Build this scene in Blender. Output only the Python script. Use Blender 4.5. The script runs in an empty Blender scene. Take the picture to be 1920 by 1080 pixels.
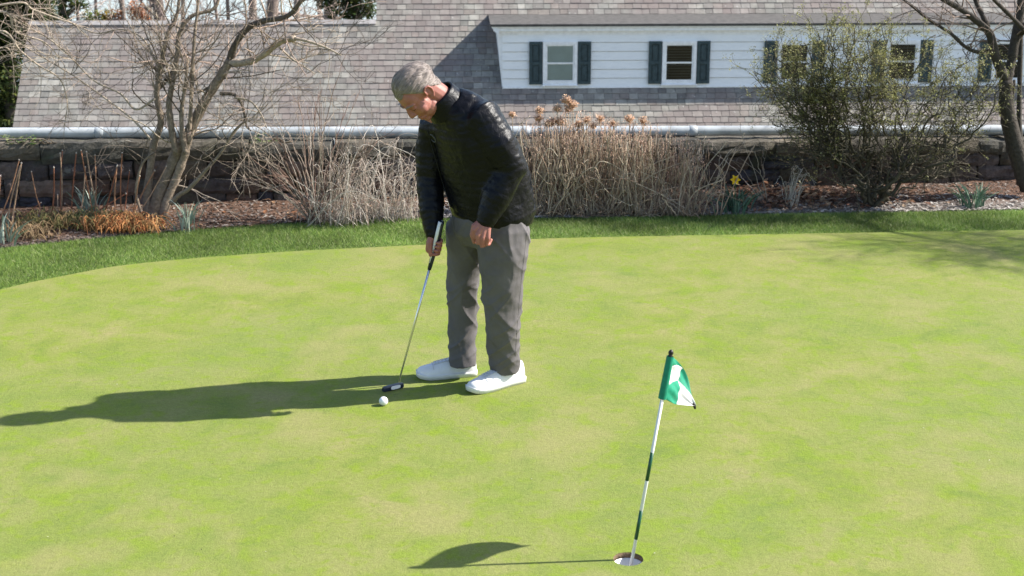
import bpy, bmesh, math, random
import numpy as np
from mathutils import Vector, Matrix, noise
from mathutils.bvhtree import BVHTree

random.seed(7); RNG = np.random.default_rng(7)
SC = bpy.context.scene; COL = SC.collection

# ------------------------------------------------------------------ camera, world, sun, exposure
CAM_H, PITCH, FPX = 2.32, math.radians(15.44), 2667.0
cd = bpy.data.cameras.new('camera'); cam = bpy.data.objects.new('camera', cd); COL.objects.link(cam)
cam.location = (0, 0, CAM_H); cam.rotation_euler = (math.pi/2 - PITCH, 0, 0)
cd.sensor_width = 36; cd.lens = FPX*36/1920; cd.clip_end = 9000; cd.clip_start = .1
cd.dof.use_dof = True; cd.dof.focus_distance = 6.9; cd.dof.aperture_fstop = 6.3
SC.camera = cam
SUN = Vector((1, .135, .838)).normalized()
w = bpy.data.worlds.new("World"); SC.world = w; w.use_nodes = True
nt = w.node_tree; bg = nt.nodes['Background']
sky = nt.nodes.new('ShaderNodeTexSky'); sky.sky_type = 'NISHITA'; sky.sun_disc = False
sky.sun_elevation = math.asin(SUN.z); sky.sun_rotation = math.atan2(SUN.x, SUN.y)
nt.links.new(sky.outputs[0], bg.inputs[0]); bg.inputs[1].default_value = .11
sl = bpy.data.lights.new('sun', 'SUN'); sl.energy = 5.0; sl.angle = math.radians(.7); sl.color = (1, .955, .88)
so = bpy.data.objects.new('sun', sl); COL.objects.link(so); so.rotation_euler = SUN.to_track_quat('Z', 'Y').to_euler()
SC.view_settings.view_transform = 'Standard'; SC.view_settings.look = 'None'
SC.view_settings.exposure = 1.17; SC.view_settings.gamma = 1

CP, SP = math.cos(PITCH), math.sin(PITCH)
def ray(px, py):
    x, v = (px-960)/FPX, (py-540)/FPX
    return np.array([x, CP - v*SP, -SP - v*CP])
def M(px, py, Y):                       # point at world depth Y seen at a photo pixel
    d = ray(px, py); return np.array([0, 0, CAM_H]) + d*(Y/d[1])
def GR(px, py, z=0.):                   # point at height z
    d = ray(px, py); return np.array([0, 0, CAM_H]) + d*((z-CAM_H)/d[2])

# ------------------------------------------------------------------ helpers
class G:
    def __init__(s): s.V=[]; s.Q=[]; s.T=[]; s.C=[]; s.n=0
    def add(s, V, Q=None, T=None, col=None):
        V = np.asarray(V, float).reshape(-1, 3)
        s.V.append(V)
        if Q is not None and len(Q): s.Q.append(np.asarray(Q, int).reshape(-1, 4)+s.n)
        if T is not None and len(T): s.T.append(np.asarray(T, int).reshape(-1, 3)+s.n)
        c = np.ones((len(V), 3)) if col is None else np.broadcast_to(np.asarray(col, float), (len(V), 3))
        s.C.append(c); s.n += len(V); return s
    def mesh(s, name, smooth=True):
        V = np.concatenate(s.V); Q = np.concatenate(s.Q) if s.Q else np.zeros((0, 4), int)
        T = np.concatenate(s.T) if s.T else np.zeros((0, 3), int)
        me = bpy.data.meshes.new(name)
        me.vertices.add(len(V)); me.vertices.foreach_set('co', V.ravel())
        nl = len(Q)*4+len(T)*3
        me.loops.add(nl); me.loops.foreach_set('vertex_index', np.concatenate([Q.ravel(), T.ravel()]).astype(np.int32))
        me.polygons.add(len(Q)+len(T))
        st = np.concatenate([np.arange(len(Q))*4, len(Q)*4+np.arange(len(T))*3]).astype(np.int32)
        me.polygons.foreach_set('loop_start', st)
        me.polygons.foreach_set('use_smooth', np.full(len(st), smooth))
        me.update(calc_edges=True); me.validate()
        C = np.concatenate(s.C)
        a = me.attributes.new('tint', 'FLOAT_COLOR', 'POINT')
        a.data.foreach_set('color', np.concatenate([C, np.ones((len(C), 1))], 1).ravel())
        return me
    def obj(s, name, mat, parent=None, smooth=True):
        o = bpy.data.objects.new(name, s.mesh(name, smooth)); COL.objects.link(o)
        if mat: o.data.materials.append(mat)
        if parent: child(o, parent)
        return o
def child(o, p):
    o.parent = p
    o.matrix_parent_inverse = Matrix.Translation(-Vector(p.location)) if p.location.length else Matrix()
def tag(o, label=None, cat=None, group=None, kind=None):
    for k, v in (('label', label), ('category', cat), ('group', group), ('kind', kind)):
        if v: o[k] = v
    return o
def thing(name, loc, label, cat, group=None):
    o = bpy.data.objects.new(name, None); COL.objects.link(o); o.location = tuple(loc); o.empty_display_size = .1
    return tag(o, label, cat, group)
def struct(o): o['kind'] = 'structure'; return o

def frames(P):
    P = np.asarray(P, float); n = len(P)
    T = np.zeros_like(P); T[1:-1] = P[2:]-P[:-2]; T[0] = P[1]-P[0]; T[-1] = P[-1]-P[-2]
    T /= np.linalg.norm(T, axis=1)[:, None]+1e-12
    a = np.array([0, 0, 1.]) if abs(T[0][2]) < .9 else np.array([1., 0, 0])
    U = np.zeros_like(P); u = np.cross(T[0], a); u /= np.linalg.norm(u)
    for i in range(n):
        u = u-T[i]*np.dot(u, T[i]); u /= np.linalg.norm(u)+1e-12; U[i] = u
    return T, U, np.cross(T, U)
def tube(P, R, n=6, cap=True):
    P = np.asarray(P, float); m = len(P); R = np.broadcast_to(np.asarray(R, float), (m,))
    T, U, W = frames(P)
    a = np.arange(n)*2*math.pi/n
    V = P[:, None]+R[:, None, None]*(np.cos(a)[None, :, None]*U[:, None]+np.sin(a)[None, :, None]*W[:, None])
    V = V.reshape(-1, 3); i, j = np.meshgrid(np.arange(m-1), np.arange(n), indexing='ij')
    j2 = (j+1) % n
    Q = np.stack([i*n+j, i*n+j2, (i+1)*n+j2, (i+1)*n+j], -1).reshape(-1, 4)
    Tn = []
    if cap:
        V = np.vstack([V, P[0], P[-1]]); b = m*n
        Tn = [(b, (k+1) % n, k) for k in range(n)]+[(b+1, (m-1)*n+k, (m-1)*n+(k+1) % n) for k in range(n)]
    return V, Q, Tn
def capsule(P, R, n=12):                # tube with round ends, for voxel unions
    P = [np.asarray(p, float) for p in P]; R = list(R)
    d0 = P[0]-P[1]; d0 /= np.linalg.norm(d0); d1 = P[-1]-P[-2]; d1 /= np.linalg.norm(d1)
    A, AR = [], []
    for t in (88, 60, 30): A.append(P[0]+d0*R[0]*math.sin(math.radians(t))); AR.append(R[0]*math.cos(math.radians(t)))
    B, BR = [], []
    for t in (30, 60, 88): B.append(P[-1]+d1*R[-1]*math.sin(math.radians(t))); BR.append(R[-1]*math.cos(math.radians(t)))
    return tube(A+P+B, AR+R+BR, n)
def ellipsoid(c, r, Rm=None, nu=16, nv=10):
    V = [(0, 0, -1.)]; 
    for i in range(1, nv):
        th = math.pi*i/nv-math.pi/2
        for j in range(nu):
            a = 2*math.pi*j/nu; V.append((math.cos(th)*math.cos(a), math.cos(th)*math.sin(a), math.sin(th)))
    V.append((0, 0, 1.)); V = np.array(V)*np.asarray(r, float)
    if Rm is not None: V = V@np.asarray(Rm).T
    V = V+np.asarray(c, float); Q, T = [], []
    for i in range(nv-2):
        for j in range(nu):
            a = 1+i*nu+j; b = 1+i*nu+(j+1) % nu; Q.append((a, b, b+nu, a+nu))
    top = len(V)-1
    for j in range(nu):
        T.append((0, 1+(j+1) % nu, 1+j)); T.append((top, 1+(nv-2)*nu+j, 1+(nv-2)*nu+(j+1) % nu))
    return V, Q, T
def loft(rings, cap=True):
    m, n = len(rings), len(rings[0]); V = np.concatenate(rings)
    i, j = np.meshgrid(np.arange(m-1), np.arange(n), indexing='ij'); j2 = (j+1) % n
    Q = np.stack([i*n+j, i*n+j2, (i+1)*n+j2, (i+1)*n+j], -1).reshape(-1, 4); T = []
    if cap:
        V = np.vstack([V, rings[0].mean(0), rings[-1].mean(0)]); b = m*n
        T = [(b, (k+1) % n, k) for k in range(n)]+[(b+1, (m-1)*n+k, (m-1)*n+(k+1) % n) for k in range(n)]
    return V, Q, T
def box(c, s, Rm=None):
    V = np.array([(x, y, z) for x in (-.5, .5) for y in (-.5, .5) for z in (-.5, .5)])*np.asarray(s, float)
    if Rm is not None: V = V@np.asarray(Rm).T
    return V+np.asarray(c, float), [(0, 1, 3, 2), (4, 6, 7, 5), (0, 4, 5, 1), (2, 3, 7, 6), (0, 2, 6, 4), (1, 5, 7, 3)], []
def spline(P, k=6):
    P = np.asarray(P, float)
    if len(P) < 3: return P
    E = np.vstack([2*P[0]-P[1], P, 2*P[-1]-P[-2]]); out = []
    for i in range(1, len(E)-2):
        p0, p1, p2, p3 = E[i-1:i+3]
        for t in np.arange(k)/k:
            out.append(.5*(2*p1+(p2-p0)*t+(2*p0-5*p1+4*p2-p3)*t*t+(3*p1-p0-3*p2+p3)*t**3))
    out.append(P[-1]); return np.array(out)
def remesh(g, voxel, smooth_it=4, fac=.5, deci=None):
    o = bpy.data.objects.new('tmp', g.mesh('tmp')); COL.objects.link(o)
    m = o.modifiers.new('r', 'REMESH'); m.mode = 'VOXEL'; m.voxel_size = voxel; m.use_smooth_shade = True
    if smooth_it:
        s = o.modifiers.new('s', 'SMOOTH'); s.factor = fac; s.iterations = smooth_it
    dg = bpy.context.evaluated_depsgraph_get(); dg.update()
    me = bpy.data.meshes.new_from_object(o.evaluated_get(dg), depsgraph=dg)
    bpy.data.objects.remove(o); return me
def co_of(me):
    a = np.empty(len(me.vertices)*3); me.vertices.foreach_get('co', a); return a.reshape(-1, 3)
def no_of(me):
    a = np.empty(len(me.vertices)*3); me.vertex_normals.foreach_get('vector', a); return a.reshape(-1, 3)
def set_co(me, a): me.vertices.foreach_set('co', np.asarray(a, float).ravel()); me.update()
def link(name, me, mat, parent=None):
    me.name = name; me.materials.clear(); me.materials.append(mat)
    me.polygons.foreach_set('use_smooth', np.full(len(me.polygons), True))
    o = bpy.data.objects.new(name, me); COL.objects.link(o)
    if parent: child(o, parent)
    return o
def nz(p, s, seed=0.): return noise.noise(Vector((p[0]*s+seed, p[1]*s-seed*.7, p[2]*s+seed*1.3)))
unit = lambda v: np.asarray(v, float)/np.linalg.norm(v)

# ------------------------------------------------------------------ materials
class N:
    def __init__(s, name, rough=.8, spec=.3):
        s.m = bpy.data.materials.new(name); s.m.use_nodes = True; s.t = s.m.node_tree
        s.b = s.t.nodes['Principled BSDF']; s.b.inputs['Roughness'].default_value = rough
        s.b.inputs['Specular IOR Level'].default_value = spec
    def n(s, typ, **k):
        o = s.t.nodes.new(typ)
        for a, v in k.items(): setattr(o, a, v)
        return o
    def l(s, a, b): s.t.links.new(a, b)
    def coord(s, scale=(1, 1, 1), attr=None, which='Object'):
        if attr: src = s.n('ShaderNodeAttribute', attribute_name=attr).outputs['Vector']
        else: src = s.n('ShaderNodeTexCoord').outputs[which]
        mp = s.n('ShaderNodeMapping'); mp.inputs['Scale'].default_value = scale; s.l(src, mp.inputs[0]); return mp.outputs[0]
    def noise(s, scale, detail=4, rough=.55, co=None, dist=0.):
        t = s.n('ShaderNodeTexNoise'); t.inputs['Scale'].default_value = scale; t.inputs['Detail'].default_value = detail
        t.inputs['Roughness'].default_value = rough; t.inputs['Distortion'].default_value = dist
        s.l(co if co is not None else s.coord(), t.inputs['Vector']); return t.outputs['Fac']
    def ramp(s, fac, stops, interp='LINEAR'):
        r = s.n('ShaderNodeValToRGB'); e = r.color_ramp; e.interpolation = interp
        while len(e.elements) < len(stops): e.elements.new(.5)
        for x, (p, c) in zip(e.elements, stops):
            x.position = p; x.color = (*c, 1) if len(c) == 3 else c
        s.l(fac, r.inputs[0]); return r.outputs['Color']
    def mix(s, fac, a, b, mode='MIX'):
        m = s.n('ShaderNodeMix', data_type='RGBA', blend_type=mode)
        for sock, v in ((m.inputs[0], fac), (m.inputs[6], a), (m.inputs[7], b)):
            if isinstance(v, (int, float)): sock.default_value = v
            elif isinstance(v, tuple): sock.default_value = (*v, 1)
            else: s.l(v, sock)
        return m.outputs[2]
    def tint(s): return s.n('ShaderNodeAttribute', attribute_name='tint').outputs['Color']
    def bump(s, h, strength=.3, dist=.01, prev=None):
        b = s.n('ShaderNodeBump'); b.inputs['Strength'].default_value = strength; b.inputs['Distance'].default_value = dist
        s.l(h, b.inputs['Height'])
        if prev is not None: s.l(prev, b.inputs['Normal'])
        return b.outputs[0]
    def out(s, col=None, nrm=None):
        if col is not None:
            if isinstance(col, tuple): s.b.inputs['Base Color'].default_value = (*col, 1)
            else: s.l(col, s.b.inputs['Base Color'])
        if nrm is not None: s.l(nrm, s.b.inputs['Normal'])
        return s.m
g3 = lambda v: (v, v, v)
def simple(name, col, rough=.7, var=.25, scale=20, bump=.2, bd=.004, spec=.3, metal=0.):
    k = N(name, rough, spec); k.b.inputs['Metallic'].default_value = metal
    f = k.noise(scale, 5); c = k.ramp(f, [(.3, tuple(x*(1-var) for x in col)), (.7, tuple(min(1, x*(1+var)) for x in col))])
    return k.out(c, k.bump(f, bump, bd) if bump else None)
def tinted(name, rough=.8, var=.3, scale=15, bump=.3, bd=.006, spec=.25, trans=0.):
    k = N(name, rough, spec); f = k.noise(scale, 5)
    c = k.mix(1., k.tint(), k.ramp(f, [(.3, g3(1-var)), (.7, g3(1+var*.6))]), 'MULTIPLY')
    if trans:
        k.b.inputs['Subsurface Weight'].default_value = 0
        tr = k.n('ShaderNodeBsdfTranslucent'); k.l(c, tr.inputs[0]); mx = k.n('ShaderNodeMixShader'); mx.inputs[0].default_value = trans
        k.l(k.b.outputs[0], mx.inputs[1]); k.l(tr.outputs[0], mx.inputs[2])
        k.l(mx.outputs[0], k.t.nodes['Material Output'].inputs[0])
    return k.out(c, k.bump(f, bump, bd) if bump else None)

def m_green():
    k = N('putting_turf', .85, .15); co = k.coord()
    big = k.noise(.55, 4, .55, co, .4); mid = k.noise(2.6, 5, .6, co, .6); sp = k.noise(5.5, 4, .55, co, .8)
    fine = k.noise(170, 3, .7, co); fin2 = k.noise(45, 4, .65, co)
    c = k.ramp(mid, [(.30, (0.126, 0.170, 0.030)), (.45, (0.173, 0.200, 0.044)), (.59, (0.205, 0.211, 0.065)), (.73, (0.238, 0.210, 0.092))])
    c = k.mix(k.ramp(big, [(.40, g3(0)), (.62, g3(.6))]), c, (0.150, 0.193, 0.048))
    c = k.mix(k.ramp(sp, [(.53, g3(0)), (.66, g3(.7))]), c, (0.152, 0.214, 0.019))
    sp3 = k.noise(13, 4, .6, co, .5); c = k.mix(k.ramp(sp3, [(.53, g3(0)), (.66, g3(.65))]), c, (0.159, 0.217, 0.017))
    sp4 = k.noise(9, 4, .6, k.coord((1, .9, 1)), .3); c = k.mix(k.ramp(sp4, [(.56, g3(0)), (.72, g3(.45))]), c, (0.111, 0.160, 0.029))
    sp5 = k.noise(1.5, 4, .6, k.coord((1.1, .9, 1)), .2); c = k.mix(k.ramp(sp5, [(.53, g3(0)), (.66, g3(.7))]), c, (0.223, 0.214, 0.082))
    c = k.mix(1., c, k.ramp(fin2, [(.3, g3(.88)), (.7, g3(1.10))]), 'MULTIPLY')
    c = k.mix(1., c, k.ramp(fine, [(.3, g3(.76)), (.7, g3(1.22))]), 'MULTIPLY')
    return k.out(c, k.bump(fine, .55, .006, k.bump(fin2, .3, .012)))
MAT = {}
MAT['green'] = m_green()
def m_lawn():
    k = N('lawn_soil', .9, .1); f = k.noise(30, 5); return k.out(k.ramp(f, [(.3, (0.064, 0.104, 0.016)), (.7, (0.128, 0.192, 0.036))]), k.bump(f, .6, .02))
MAT['lawn'] = m_lawn()
MAT['blade'] = tinted('grass_blade', .6, .25, 3, 0, spec=.3, trans=.35)
def m_bed():
    k = N('bark_mulch', .95, .1); f = k.noise(55, 6, .7); b = k.noise(1.3, 4); 
    c = k.ramp(f, [(.28, (0.038, 0.022, 0.015)), (.5, (0.128, 0.075, 0.053)), (.72, (0.255, 0.170, 0.128))])
    c2 = k.ramp(f, [(.28, (0.085, 0.072, 0.064)), (.5, (0.230, 0.204, 0.183)), (.72, (0.425, 0.391, 0.357))])
    sx = k.n('ShaderNodeSeparateXYZ'); k.l(k.tint(), sx.inputs[0])
    ad = k.n('ShaderNodeMath', operation='MULTIPLY_ADD'); k.l(b, ad.inputs[0]); ad.inputs[1].default_value = .9; k.l(sx.outputs[0], ad.inputs[2])
    c = k.mix(k.ramp(ad.outputs[0], [(.78, g3(0)), (1., g3(.9))]), c, c2)
    return k.out(c, k.bump(f, .9, .03))
MAT['bed'] = m_bed()
MAT['soil'] = simple('bare_soil', (.13, .09, .055), .95, .4, 60, .7, .01)
MAT['chip'] = tinted('wood_chip', .95, .3, 40, 0)
MAT['bark'] = tinted('bark', .9, .38, 45, .7, .012)
MAT['twig'] = tinted('twig_bark', .85, .28, 60, .2, .003)
MAT['leaf'] = tinted('leaf', .55, .2, 8, 0, spec=.3, trans=.3)
MAT['strap'] = tinted('daffodil_leaf', .5, .2, 25, .1, spec=.35, trans=.15)
MAT['petal'] = simple('daffodil_petal', (.75, .48, .01), .5, .15, 30, 0)
MAT['dry'] = tinted('dry_stem', .85, .3, 50, .2, .003)
def m_stone():
    k = N('wall_stone', .92, .15); f = k.noise(13, 7, .68); b = k.noise(3.2, 4, .6, None, .5)
    c = k.mix(1., k.tint(), k.ramp(f, [(.28, g3(.5)), (.55, g3(1.)), (.75, g3(1.5))]), 'MULTIPLY')
    c = k.mix(k.ramp(b, [(.55, g3(0)), (.68, g3(.5))]), c, (0.060, 0.068, 0.032))
    li = k.noise(7, 5, .6); c = k.mix(k.ramp(li, [(.66, g3(0)), (.72, g3(.5))]), c, (0.240, 0.232, 0.200))
    return k.out(c, k.bump(f, .8, .03))
MAT['stone'] = m_stone()
MAT['mortar'] = simple('wall_mortar', (.05, .045, .038), .95, .4, 25, .6, .02)
def m_slate():
    k = N('roof_slate', .8, .25); f = k.noise(7, 6, .65); b = k.noise(.9, 4, .6, None, .4); hi = k.noise(16, 3, .5)
    c = k.mix(1., k.tint(), k.ramp(f, [(.28, g3(.74)), (.72, g3(1.22))]), 'MULTIPLY')
    c = k.mix(k.ramp(b, [(.40, g3(0)), (.62, g3(.6))]), c, (0.193, 0.152, 0.143))
    c = k.mix(k.ramp(hi, [(.69, g3(0)), (.735, g3(.7))]), c, (0.508, 0.492, 0.459))
    st = k.noise(1., 5, .6, k.coord((1.9, .25, .25))); c = k.mix(k.ramp(st, [(.55, g3(0)), (.72, g3(.35))]), c, (0.361, 0.344, 0.320))
    return k.out(c, k.bump(f, .4, .01))
MAT['slate'] = m_slate()
MAT['ridge'] = simple('ridge_tile', (0.29, 0.27, 0.26), .9, .6, 3, .4, .01)
def m_siding():
    k = N('painted_siding', .55, .35); f = k.noise(9, 6, .65, k.coord((.6, 1, 2))); g = k.noise(2, 3)
    c = k.ramp(f, [(.25, (.76, .76, .765)), (.45, (.84, .845, .85)), (.7, (.88, .88, .88))])
    ch = k.noise(22, 4, .7, k.coord((.5, 1, 1.5))); c = k.mix(k.ramp(ch, [(.72, g3(0)), (.76, g3(.7))]), c, (.30, .27, .24))
    return k.out(c, k.bump(f, .15, .004))
MAT['siding'] = m_siding()
MAT['trim'] = simple('white_trim', (.84, .84, .845), .5, .1, 12, .1)
MAT['shutter'] = simple('shutter_paint', (.040, .064, .072), .45, .25, 14, .1)
MAT['membrane'] = simple('roof_membrane', (.085, .08, .076), .9, .3, 9, .3)
MAT['blind'] = simple('window_blind', (.46, .56, .54), .7, .06, 5, 0)
MAT['slat'] = simple('blind_slat', (.035, .038, .042), .6, .1, 5, 0)
MAT['dark_room'] = simple('room_dark', (.004, .004, .005), .9, .1, 5, 0)
def m_glass():
    k = N('window_glass', .03, .5); tr = k.n('ShaderNodeBsdfTransparent'); gl = k.n('ShaderNodeBsdfGlossy'); gl.inputs['Roughness'].default_value = .02
    fr = k.n('ShaderNodeFresnel'); fr.inputs[0].default_value = 1.5; mx = k.n('ShaderNodeMixShader')
    k.l(fr.outputs[0], mx.inputs[0]); k.l(tr.outputs[0], mx.inputs[1]); k.l(gl.outputs[0], mx.inputs[2]); k.l(mx.outputs[0], k.t.nodes['Material Output'].inputs[0]); return k.m
MAT['glass'] = m_glass()
MAT['wall_paint'] = simple('house_wall', (.62, .61, .58), .8, .15, 4, .2)
MAT['pipe'] = simple('painted_pipe', (0.357, 0.383, 0.404), .5, .3, 6, .1, .003)
MAT['earth'] = simple('ground_earth', (.10, .095, .05), .95, .4, .6, .4, .05)
MAT['sky_sheet'] = N('pale_sky_sheet', .12, .5).out((.30, .31, .33))  # pale base brightens the added sheet that stands in for sky
def m_skin():
    k = N('skin', .5, .4); f = k.noise(16, 5); r = k.noise(38, 3)
    c = k.ramp(f, [(.3, (0.277, 0.102, 0.081)), (.7, (0.330, 0.139, 0.110))]); c = k.mix(k.ramp(r, [(.5, g3(0)), (.75, g3(.4))]), c, (0.277, 0.087, 0.067))
    k.b.inputs['Subsurface Weight'].default_value = .12; k.b.inputs['Subsurface Radius'].default_value = (.012, .005, .003); k.b.inputs['Subsurface Scale'].default_value = .6
    return k.out(c, k.bump(k.noise(220, 3), .25, .0015))
MAT['skin'] = m_skin()
def m_hair():
    k = N('grey_hair', .5, .4); f = k.noise(75, 3, .6, k.coord((1, 1, 1), 'strand')); g = k.noise(20, 4, .6, k.coord((1, 1, 1), 'strand'))
    c = k.ramp(f, [(.3, (0.164, 0.134, 0.121)), (.55, (0.278, 0.231, 0.209)), (.75, (0.411, 0.348, 0.320))]); c = k.mix(1., c, k.ramp(g, [(.35, g3(.72)), (.65, g3(1.12))]), 'MULTIPLY')
    return k.out(c, k.bump(f, .8, .003, k.bump(g, .6, .008)))
MAT['hair'] = m_hair()
MAT['brow'] = simple('eyebrow_hair', (.20, .145, .12), .7, .3, 200, .3)
MAT['lash'] = simple('lash', (.06, .03, .025), .7, .1, 50, 0)
def m_jacket():
    k = N('quilted_nylon', .38, .17); f = k.noise(26, 4, .55, None, 1.2); h = k.noise(70, 3, .6, None, .6)
    return k.out(k.ramp(f, [(.3, (.0032, .0033, .0050)), (.7, (.0056, .0057, .0082))]), k.bump(h, .2, .003, k.bump(f, .42, .010)))
MAT['jacket'] = m_jacket()
MAT['collar'] = simple('collar_knit', (.010, .010, .012), .7, .2, 120, .3, .002)
MAT['emblem'] = simple('jacket_emblem', (.06, .06, .068), .5, .1, 60, 0)
def m_trouser():
    k = N('grey_twill', .8, .25); f = k.noise(9, 5); wv = k.noise(420, 2)
    return k.out(k.ramp(f, [(.3, (.094, .086, .089)), (.7, (.122, .112, .115))]), k.bump(wv, .25, .0015, k.bump(k.noise(30, 4, .5, None, .5), .25, .006)))
MAT['trouser'] = m_trouser()
MAT['leather'] = simple('white_leather', (0.680, 0.680, 0.689), .42, .05, 40, .15, .002, .45)
MAT['sole'] = simple('white_rubber', (0.663, 0.663, 0.654), .55, .05, 40, .1)
MAT['lace'] = simple('white_lace', (0.527, 0.535, 0.561), .8, .1, 200, .2)
MAT['steel'] = simple('polished_steel', (.62, .62, .62), .25, .05, 20, 0, metal=1.)
MAT['navy'] = simple('navy_paint', (.008, .014, .035), .35, .1, 20, 0, spec=.5)
MAT['white'] = simple('white_plastic', (0.680, 0.680, 0.680), .4, .05, 30, 0, spec=.5)
MAT['ball'] = simple('ball_cover', (0.722, 0.722, 0.730), .3, .03, 30, 0, spec=.5)
MAT['fgreen'] = simple('flag_green', (.006, .19, .11), .6, .15, 60, .2, .002)
MAT['band'] = simple('band_green', (.003, .060, .026), .35, .1, 20, 0, spec=.5)
MAT['black'] = simple('black_plastic', (.015, .013, .012), .4, .1, 30, 0)

# ------------------------------------------------------------------ ground, green, lawn, bed
GE = [GR(*p) for p in ((-700, 760), (-250, 610), (0, 543), (120, 517), (250, 495), (500, 474), (790, 459), (1000, 448), (1250, 442), (1500, 438), (1920, 431), (2400, 424), (3000, 420))]
BE = [GR(*p) for p in ((-900, 560), (-300, 490), (0, 461), (130, 448), (260, 436), (400, 425), (540, 416), (790, 406), (1000, 406), (1200, 403), (1400, 399), (1650, 395), (1920, 391), (2400, 388), (3000, 386))]
GE = spline(GE, 10); BE = spline(BE, 10)
CUP = GR(1178, 1048); CUPR = .0545
def wall_y(x): return 10.98+.134*x
def wall_top(x): return .468-.0185*x

def sheet(name, outer, mat, z, hole=None):
    bm = bmesh.new(); es = []
    for loop in [outer]+([hole] if hole is not None else []):
        vs = [bm.verts.new((p[0], p[1], z)) for p in loop]
        es += [bm.edges.new((vs[i], vs[(i+1) % len(vs)])) for i in range(len(vs))]
    bmesh.ops.triangle_fill(bm, use_beauty=True, edges=es)
    for f in bm.faces:
        if f.normal.z < 0: f.normal_flip()
    me = bpy.data.meshes.new(name); bm.to_mesh(me); bm.free()
    o = bpy.data.objects.new(name, me); COL.objects.link(o); me.materials.append(mat); return o
hole = [(CUP[0]+CUPR*math.cos(a), CUP[1]+CUPR*math.sin(a)) for a in np.linspace(0, 2*math.pi, 48, endpoint=False)]
struct(sheet('putting_green', [(GE[-1][0]+3, -6)]+[(GE[0][0]-3, -6), (GE[0][0]-3, GE[0][1])]+[tuple(p[:2]) for p in GE]+[(GE[-1][0]+3, GE[-1][1])], MAT['green'], 0, hole))
struct(sheet('lawn', [(p[0], p[1]-.12) for p in GE]+[(p[0], p[1]+.10) for p in BE[::-1]], MAT['lawn'], -.006))
# planting bed: gently mounded sheet from the lawn edge to behind the wall foot
g = G(); nx, ny = 220, 40; xs = np.linspace(-6.5, 9.5, nx); V = []; C = []
bx, by = BE[:, 0], BE[:, 1]
def bed_front(x): return float(np.interp(x, bx, by))
def bed_z(x, y):
    d = y-bed_front(x)
    return .005+.05*max(0, min(1, d/.5))+.02*noise.noise(Vector((x*2.3, y*2.3, 1)))*min(1, max(0, d)*5)+.012*noise.noise(Vector((x*11, y*11, 4)))*min(1, max(0, d)*8)
for j in range(ny):
    for x in xs:
        y0 = bed_front(x)-.05; y1 = wall_y(x)+.15; t = j/(ny-1); y = y0+(y1-y0)*t
        V.append((x, y, bed_z(x, y) if t > 0 else -.01))
        front = max(0, 1-(y-bed_front(x))/.55); C.append((front*.62*(1 if x > -1.5 else .55), 0, 0))
i, j = np.meshgrid(np.arange(ny-1), np.arange(nx-1), indexing='ij')
g.add(V, np.stack([i*nx+j, i*nx+j+1, (i+1)*nx+j+1, (i+1)*nx+j], -1)); g.C = [np.array(C)]
struct(g.obj('planting_bed', MAT['bed']))
# terrain below and beyond, down to an added sheet standing in for bright sky
g = G(); ys = np.array([-60, -8, 8, 11.2, 12.2, 14, 20, 40, 60, 80, 110, 150, 400, 1500, 6000.]); zs = np.array([-.6, -.3, -.25, -.25, -.6, -4.2, -4.6, -5.2, -6, -10, -22, -34, -40, -60, -60.])
xs = np.array([-6000, -600, -120, -40, -15, -8, 0, 8, 15, 40, 120, 600, 6000.])
V = [(x, y, z) for y, z in zip(ys, zs) for x in xs]; i, j = np.meshgrid(np.arange(len(ys)-1), np.arange(len(xs)-1), indexing='ij'); n = len(xs)
g.add(V, np.stack([i*n+j, i*n+j+1, (i+1)*n+j+1, (i+1)*n+j], -1)); struct(g.obj('ground', MAT['earth']))
g = G(); g.add([(-5000, 128, -28), (5000, 128, -28), (5000, 6000, -28), (-5000, 6000, -28)], [(0, 1, 2, 3)]); struct(g.obj('pale_sky_sheet', MAT['sky_sheet']))  # invented reflective sheet, gives the bright sky gaps between the far trees

# lawn grass blades
def blades(n, pts_fn, h, wd, cols, lean=.5, hs=None):
    P = np.array([pts_fn() for _ in range(n)]); a = RNG.uniform(0, 2*math.pi, n); hh = RNG.uniform(*h, n)*(1 if hs is None else hs(P)); ww = RNG.uniform(*wd, n)
    d = np.stack([np.cos(a), np.sin(a), 0*a], 1); le = RNG.normal(0, lean, (n, 2))*hh[:, None]
    tip = P+np.concatenate([le, hh[:, None]], 1)
    V = np.stack([P-d*ww[:, None], P+d*ww[:, None], tip], 1).reshape(-1, 3)
    c = np.array(cols)[RNG.integers(0, len(cols), n)]*RNG.uniform(.75, 1.2, (n, 1))
    return V, np.arange(3*n).reshape(-1, 3), np.repeat(c, 3, 0)
ge_x, ge_y = GE[:, 0], GE[:, 1]
def lawn_pt():
    while True:
        x = random.uniform(-5.2, 5.6); y0 = np.interp(x, ge_x, ge_y); y1 = bed_front(x)
        y = y0+(y1-y0)*random.uniform(-.015, 1.03)
        return (x, y, -.008)
g = G(); V, T, c = blades(170000, lawn_pt, (.014, .036), (.0012, .0026), [(0.160, 0.265, 0.053), (0.207, 0.309, 0.066), (0.262, 0.353, 0.085), (0.121, 0.221, 0.048), (0.319, 0.353, 0.155)], .6, lambda P: np.clip(.45+(P[:, 1]-np.interp(P[:, 0], ge_x, ge_y))*3.5, .4, 1.)*np.clip(.4+(np.interp(P[:, 0], bx, by)-P[:, 1])*4, .35, 1)*np.where(RNG.random(len(P)) < .03, 1.6, 1))
patch = np.array([.80+.55*noise.noise(Vector((p[0]*1.7, p[1]*2.6, 3))) for p in V[::3]]); c = c*np.clip(np.repeat(patch, 3), .55, 1.3)[:, None]
g.add(V, None, T, c); tag(g.obj('lawn_grass', MAT['blade'], smooth=False), 'mown darker green grass verge between the putting green and the planting bed', 'grass', kind='stuff')

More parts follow.
